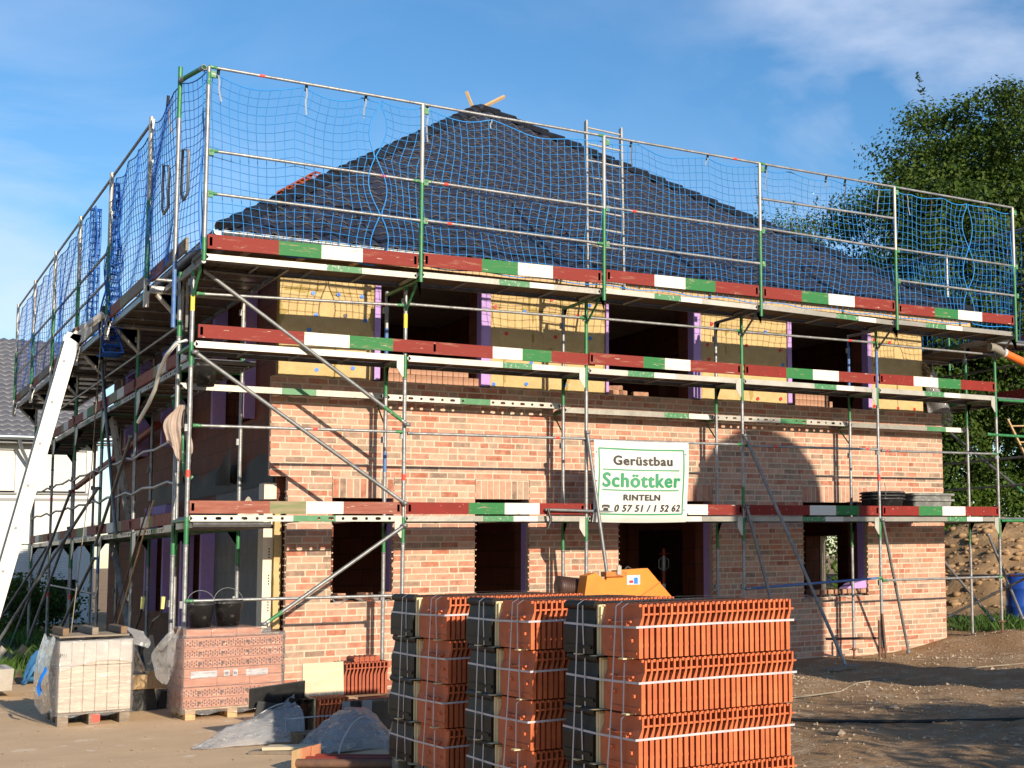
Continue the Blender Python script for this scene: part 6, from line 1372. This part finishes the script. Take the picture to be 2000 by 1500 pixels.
# neighbouring house
nh = thing('white_house', 'white rendered neighbouring house with roller shutters and grey tiled roof behind the left scaffold', 'house', (-3, 31, 0))
NW = [(1.45, 2.68, 3.72, 4.92), (-.4, .9, 3.72, 4.92), (.95, 1.62, .3, 2.28), (1.8, 2.52, .3, 2.28), (-2.6, -1.4, .9, 2.28), (-3.6, -2.2, 3.72, 4.92)]
m = MB(); pwall(m, -9, 2.95, 0, 5.35, NW, 28, 28.35, render); m.box((-9, 28.35, 0), (-8.7, 38, 5.35), render); m.box((2.6, 28.35, 0), (2.95, 38, 5.35), render); m.box((-8.7, 37.6, 0), (2.6, 38, 5.35), render); build('wall', m, nh)
m = MB(); m.box((-9, 27.985, 3.48), (2.95, 27.999, 3.56), fasc); build('storey_band', m, nh)
for (a, b, c, d) in NW:
    f = MB(); k = .52 if c < 3 else .96; zc = d - (d - c) * k; n = int((d - zc) / .055)
    for i in range(n): f.prism([(28.10, zc + i * (d - zc) / n), (28.085, zc + (i + .5) * (d - zc) / n), (28.10, zc + (i + 1) * (d - zc) / n), (28.13, zc + (i + 1) * (d - zc) / n), (28.13, zc + i * (d - zc) / n)], a, b, shut if c < 3 else render, axis='x')
    w_ = build('roller_shutter', f, nh); g = MB(); g.box((a, 28.2, c), (b, 28.22, d), darkw); build('pane', g, w_)
    g = MB(); g.box((a - .05, 27.93, c - .05), (b + .05, 28.05, c - .002), fasc); build('sill', g, w_)
m = MB(); ex0, ex1 = -9.4, 3.35; y0, y1, yr_, z0, z1 = 27.45, 38.6, 33, 5.25, 8.7; n = int((ex1 - ex0) / .25); rows_ = 22
for j in range(rows_):
    v0, v1 = j / rows_, (j + 1) / rows_ + .006; V = []
    for i in range(n * 4 + 1):
        x = ex0 + (ex1 - ex0) * i / (n * 4); hh = .03 * math.sin(i * math.pi / 2) + .03; V += [(x, y0 + (yr_ - y0) * v0, z0 + (z1 - z0) * v0 + hh), (x, y0 + (yr_ - y0) * v0, z0 + (z1 - z0) * v0 + hh + .05), (x, y0 + (yr_ - y0) * v1, z0 + (z1 - z0) * v1 + hh + .01)]
    F = []
    for i in range(n * 4): o = i * 3; F += [(o, o + 3, o + 4, o + 1), (o + 1, o + 4, o + 5, o + 2)]
    m.add(V, F, ntile, True)
m.add([(ex0, yr_, z1), (ex1, yr_, z1), (ex1, y1, z0), (ex0, y1, z0)], [(0, 1, 2, 3)], ntile)
m.add([(2.95, 28, 5.3), (2.95, 38, 5.3), (2.95, 33, 8.4)], [(0, 1, 2)], render); m.add([(-9, 28, 5.3), (-9, 38, 5.3), (-9, 33, 8.4)], [(0, 2, 1)], render); rfn = build('roof', m, nh)
m = MB(); m.ptube([(ex0, y0 - .06, z0 - .02), (ex1, y0 - .06, z0 - .02)], .075, zinc, 8); m.ptube([(.9, 27.4, 5.2), (1.0, 27.6, 4.9), (1.35, 27.9, 4.2), (1.36, 27.92, .2)], .05, zinc, 8); m.box((ex0, 27.55, 5.08), (ex1, 28.0, 5.14), fasc); build('gutter', m, rfn)
# mortar silo standing out of the frame to the right; its round shadow falls on the brick wall
si = thing('mortar_silo', 'round topped mortar silo on legs to the right of the camera', 'silo', (9.28, -11.5, 0))
m = MB(); m.lathe((9.28, -11.5, 0), [(.15, 1.1), (.2, 1.15), (1.18, 3.0), (1.2, 3.1), (1.2, 6.45), (1.16, 6.75), (1.02, 7.08), (.78, 7.36), (.45, 7.55), (.2, 7.62), (0, 7.64)], silom, 40); build('tank', m, si)
for a in (45, 135, 225, 315):
    m = MB(); x = 9.28 + 1.1 * math.cos(math.radians(a)); y = -11.5 + 1.1 * math.sin(math.radians(a)); m.box((x - .06, y - .06, -.02), (x + .06, y + .06, 3.4), silom); build('leg', m, si)
m = MB(); m.box((8.9, -11.9, .5), (9.66, -11.1, 1.1), fasc); build('mixer', m, si)
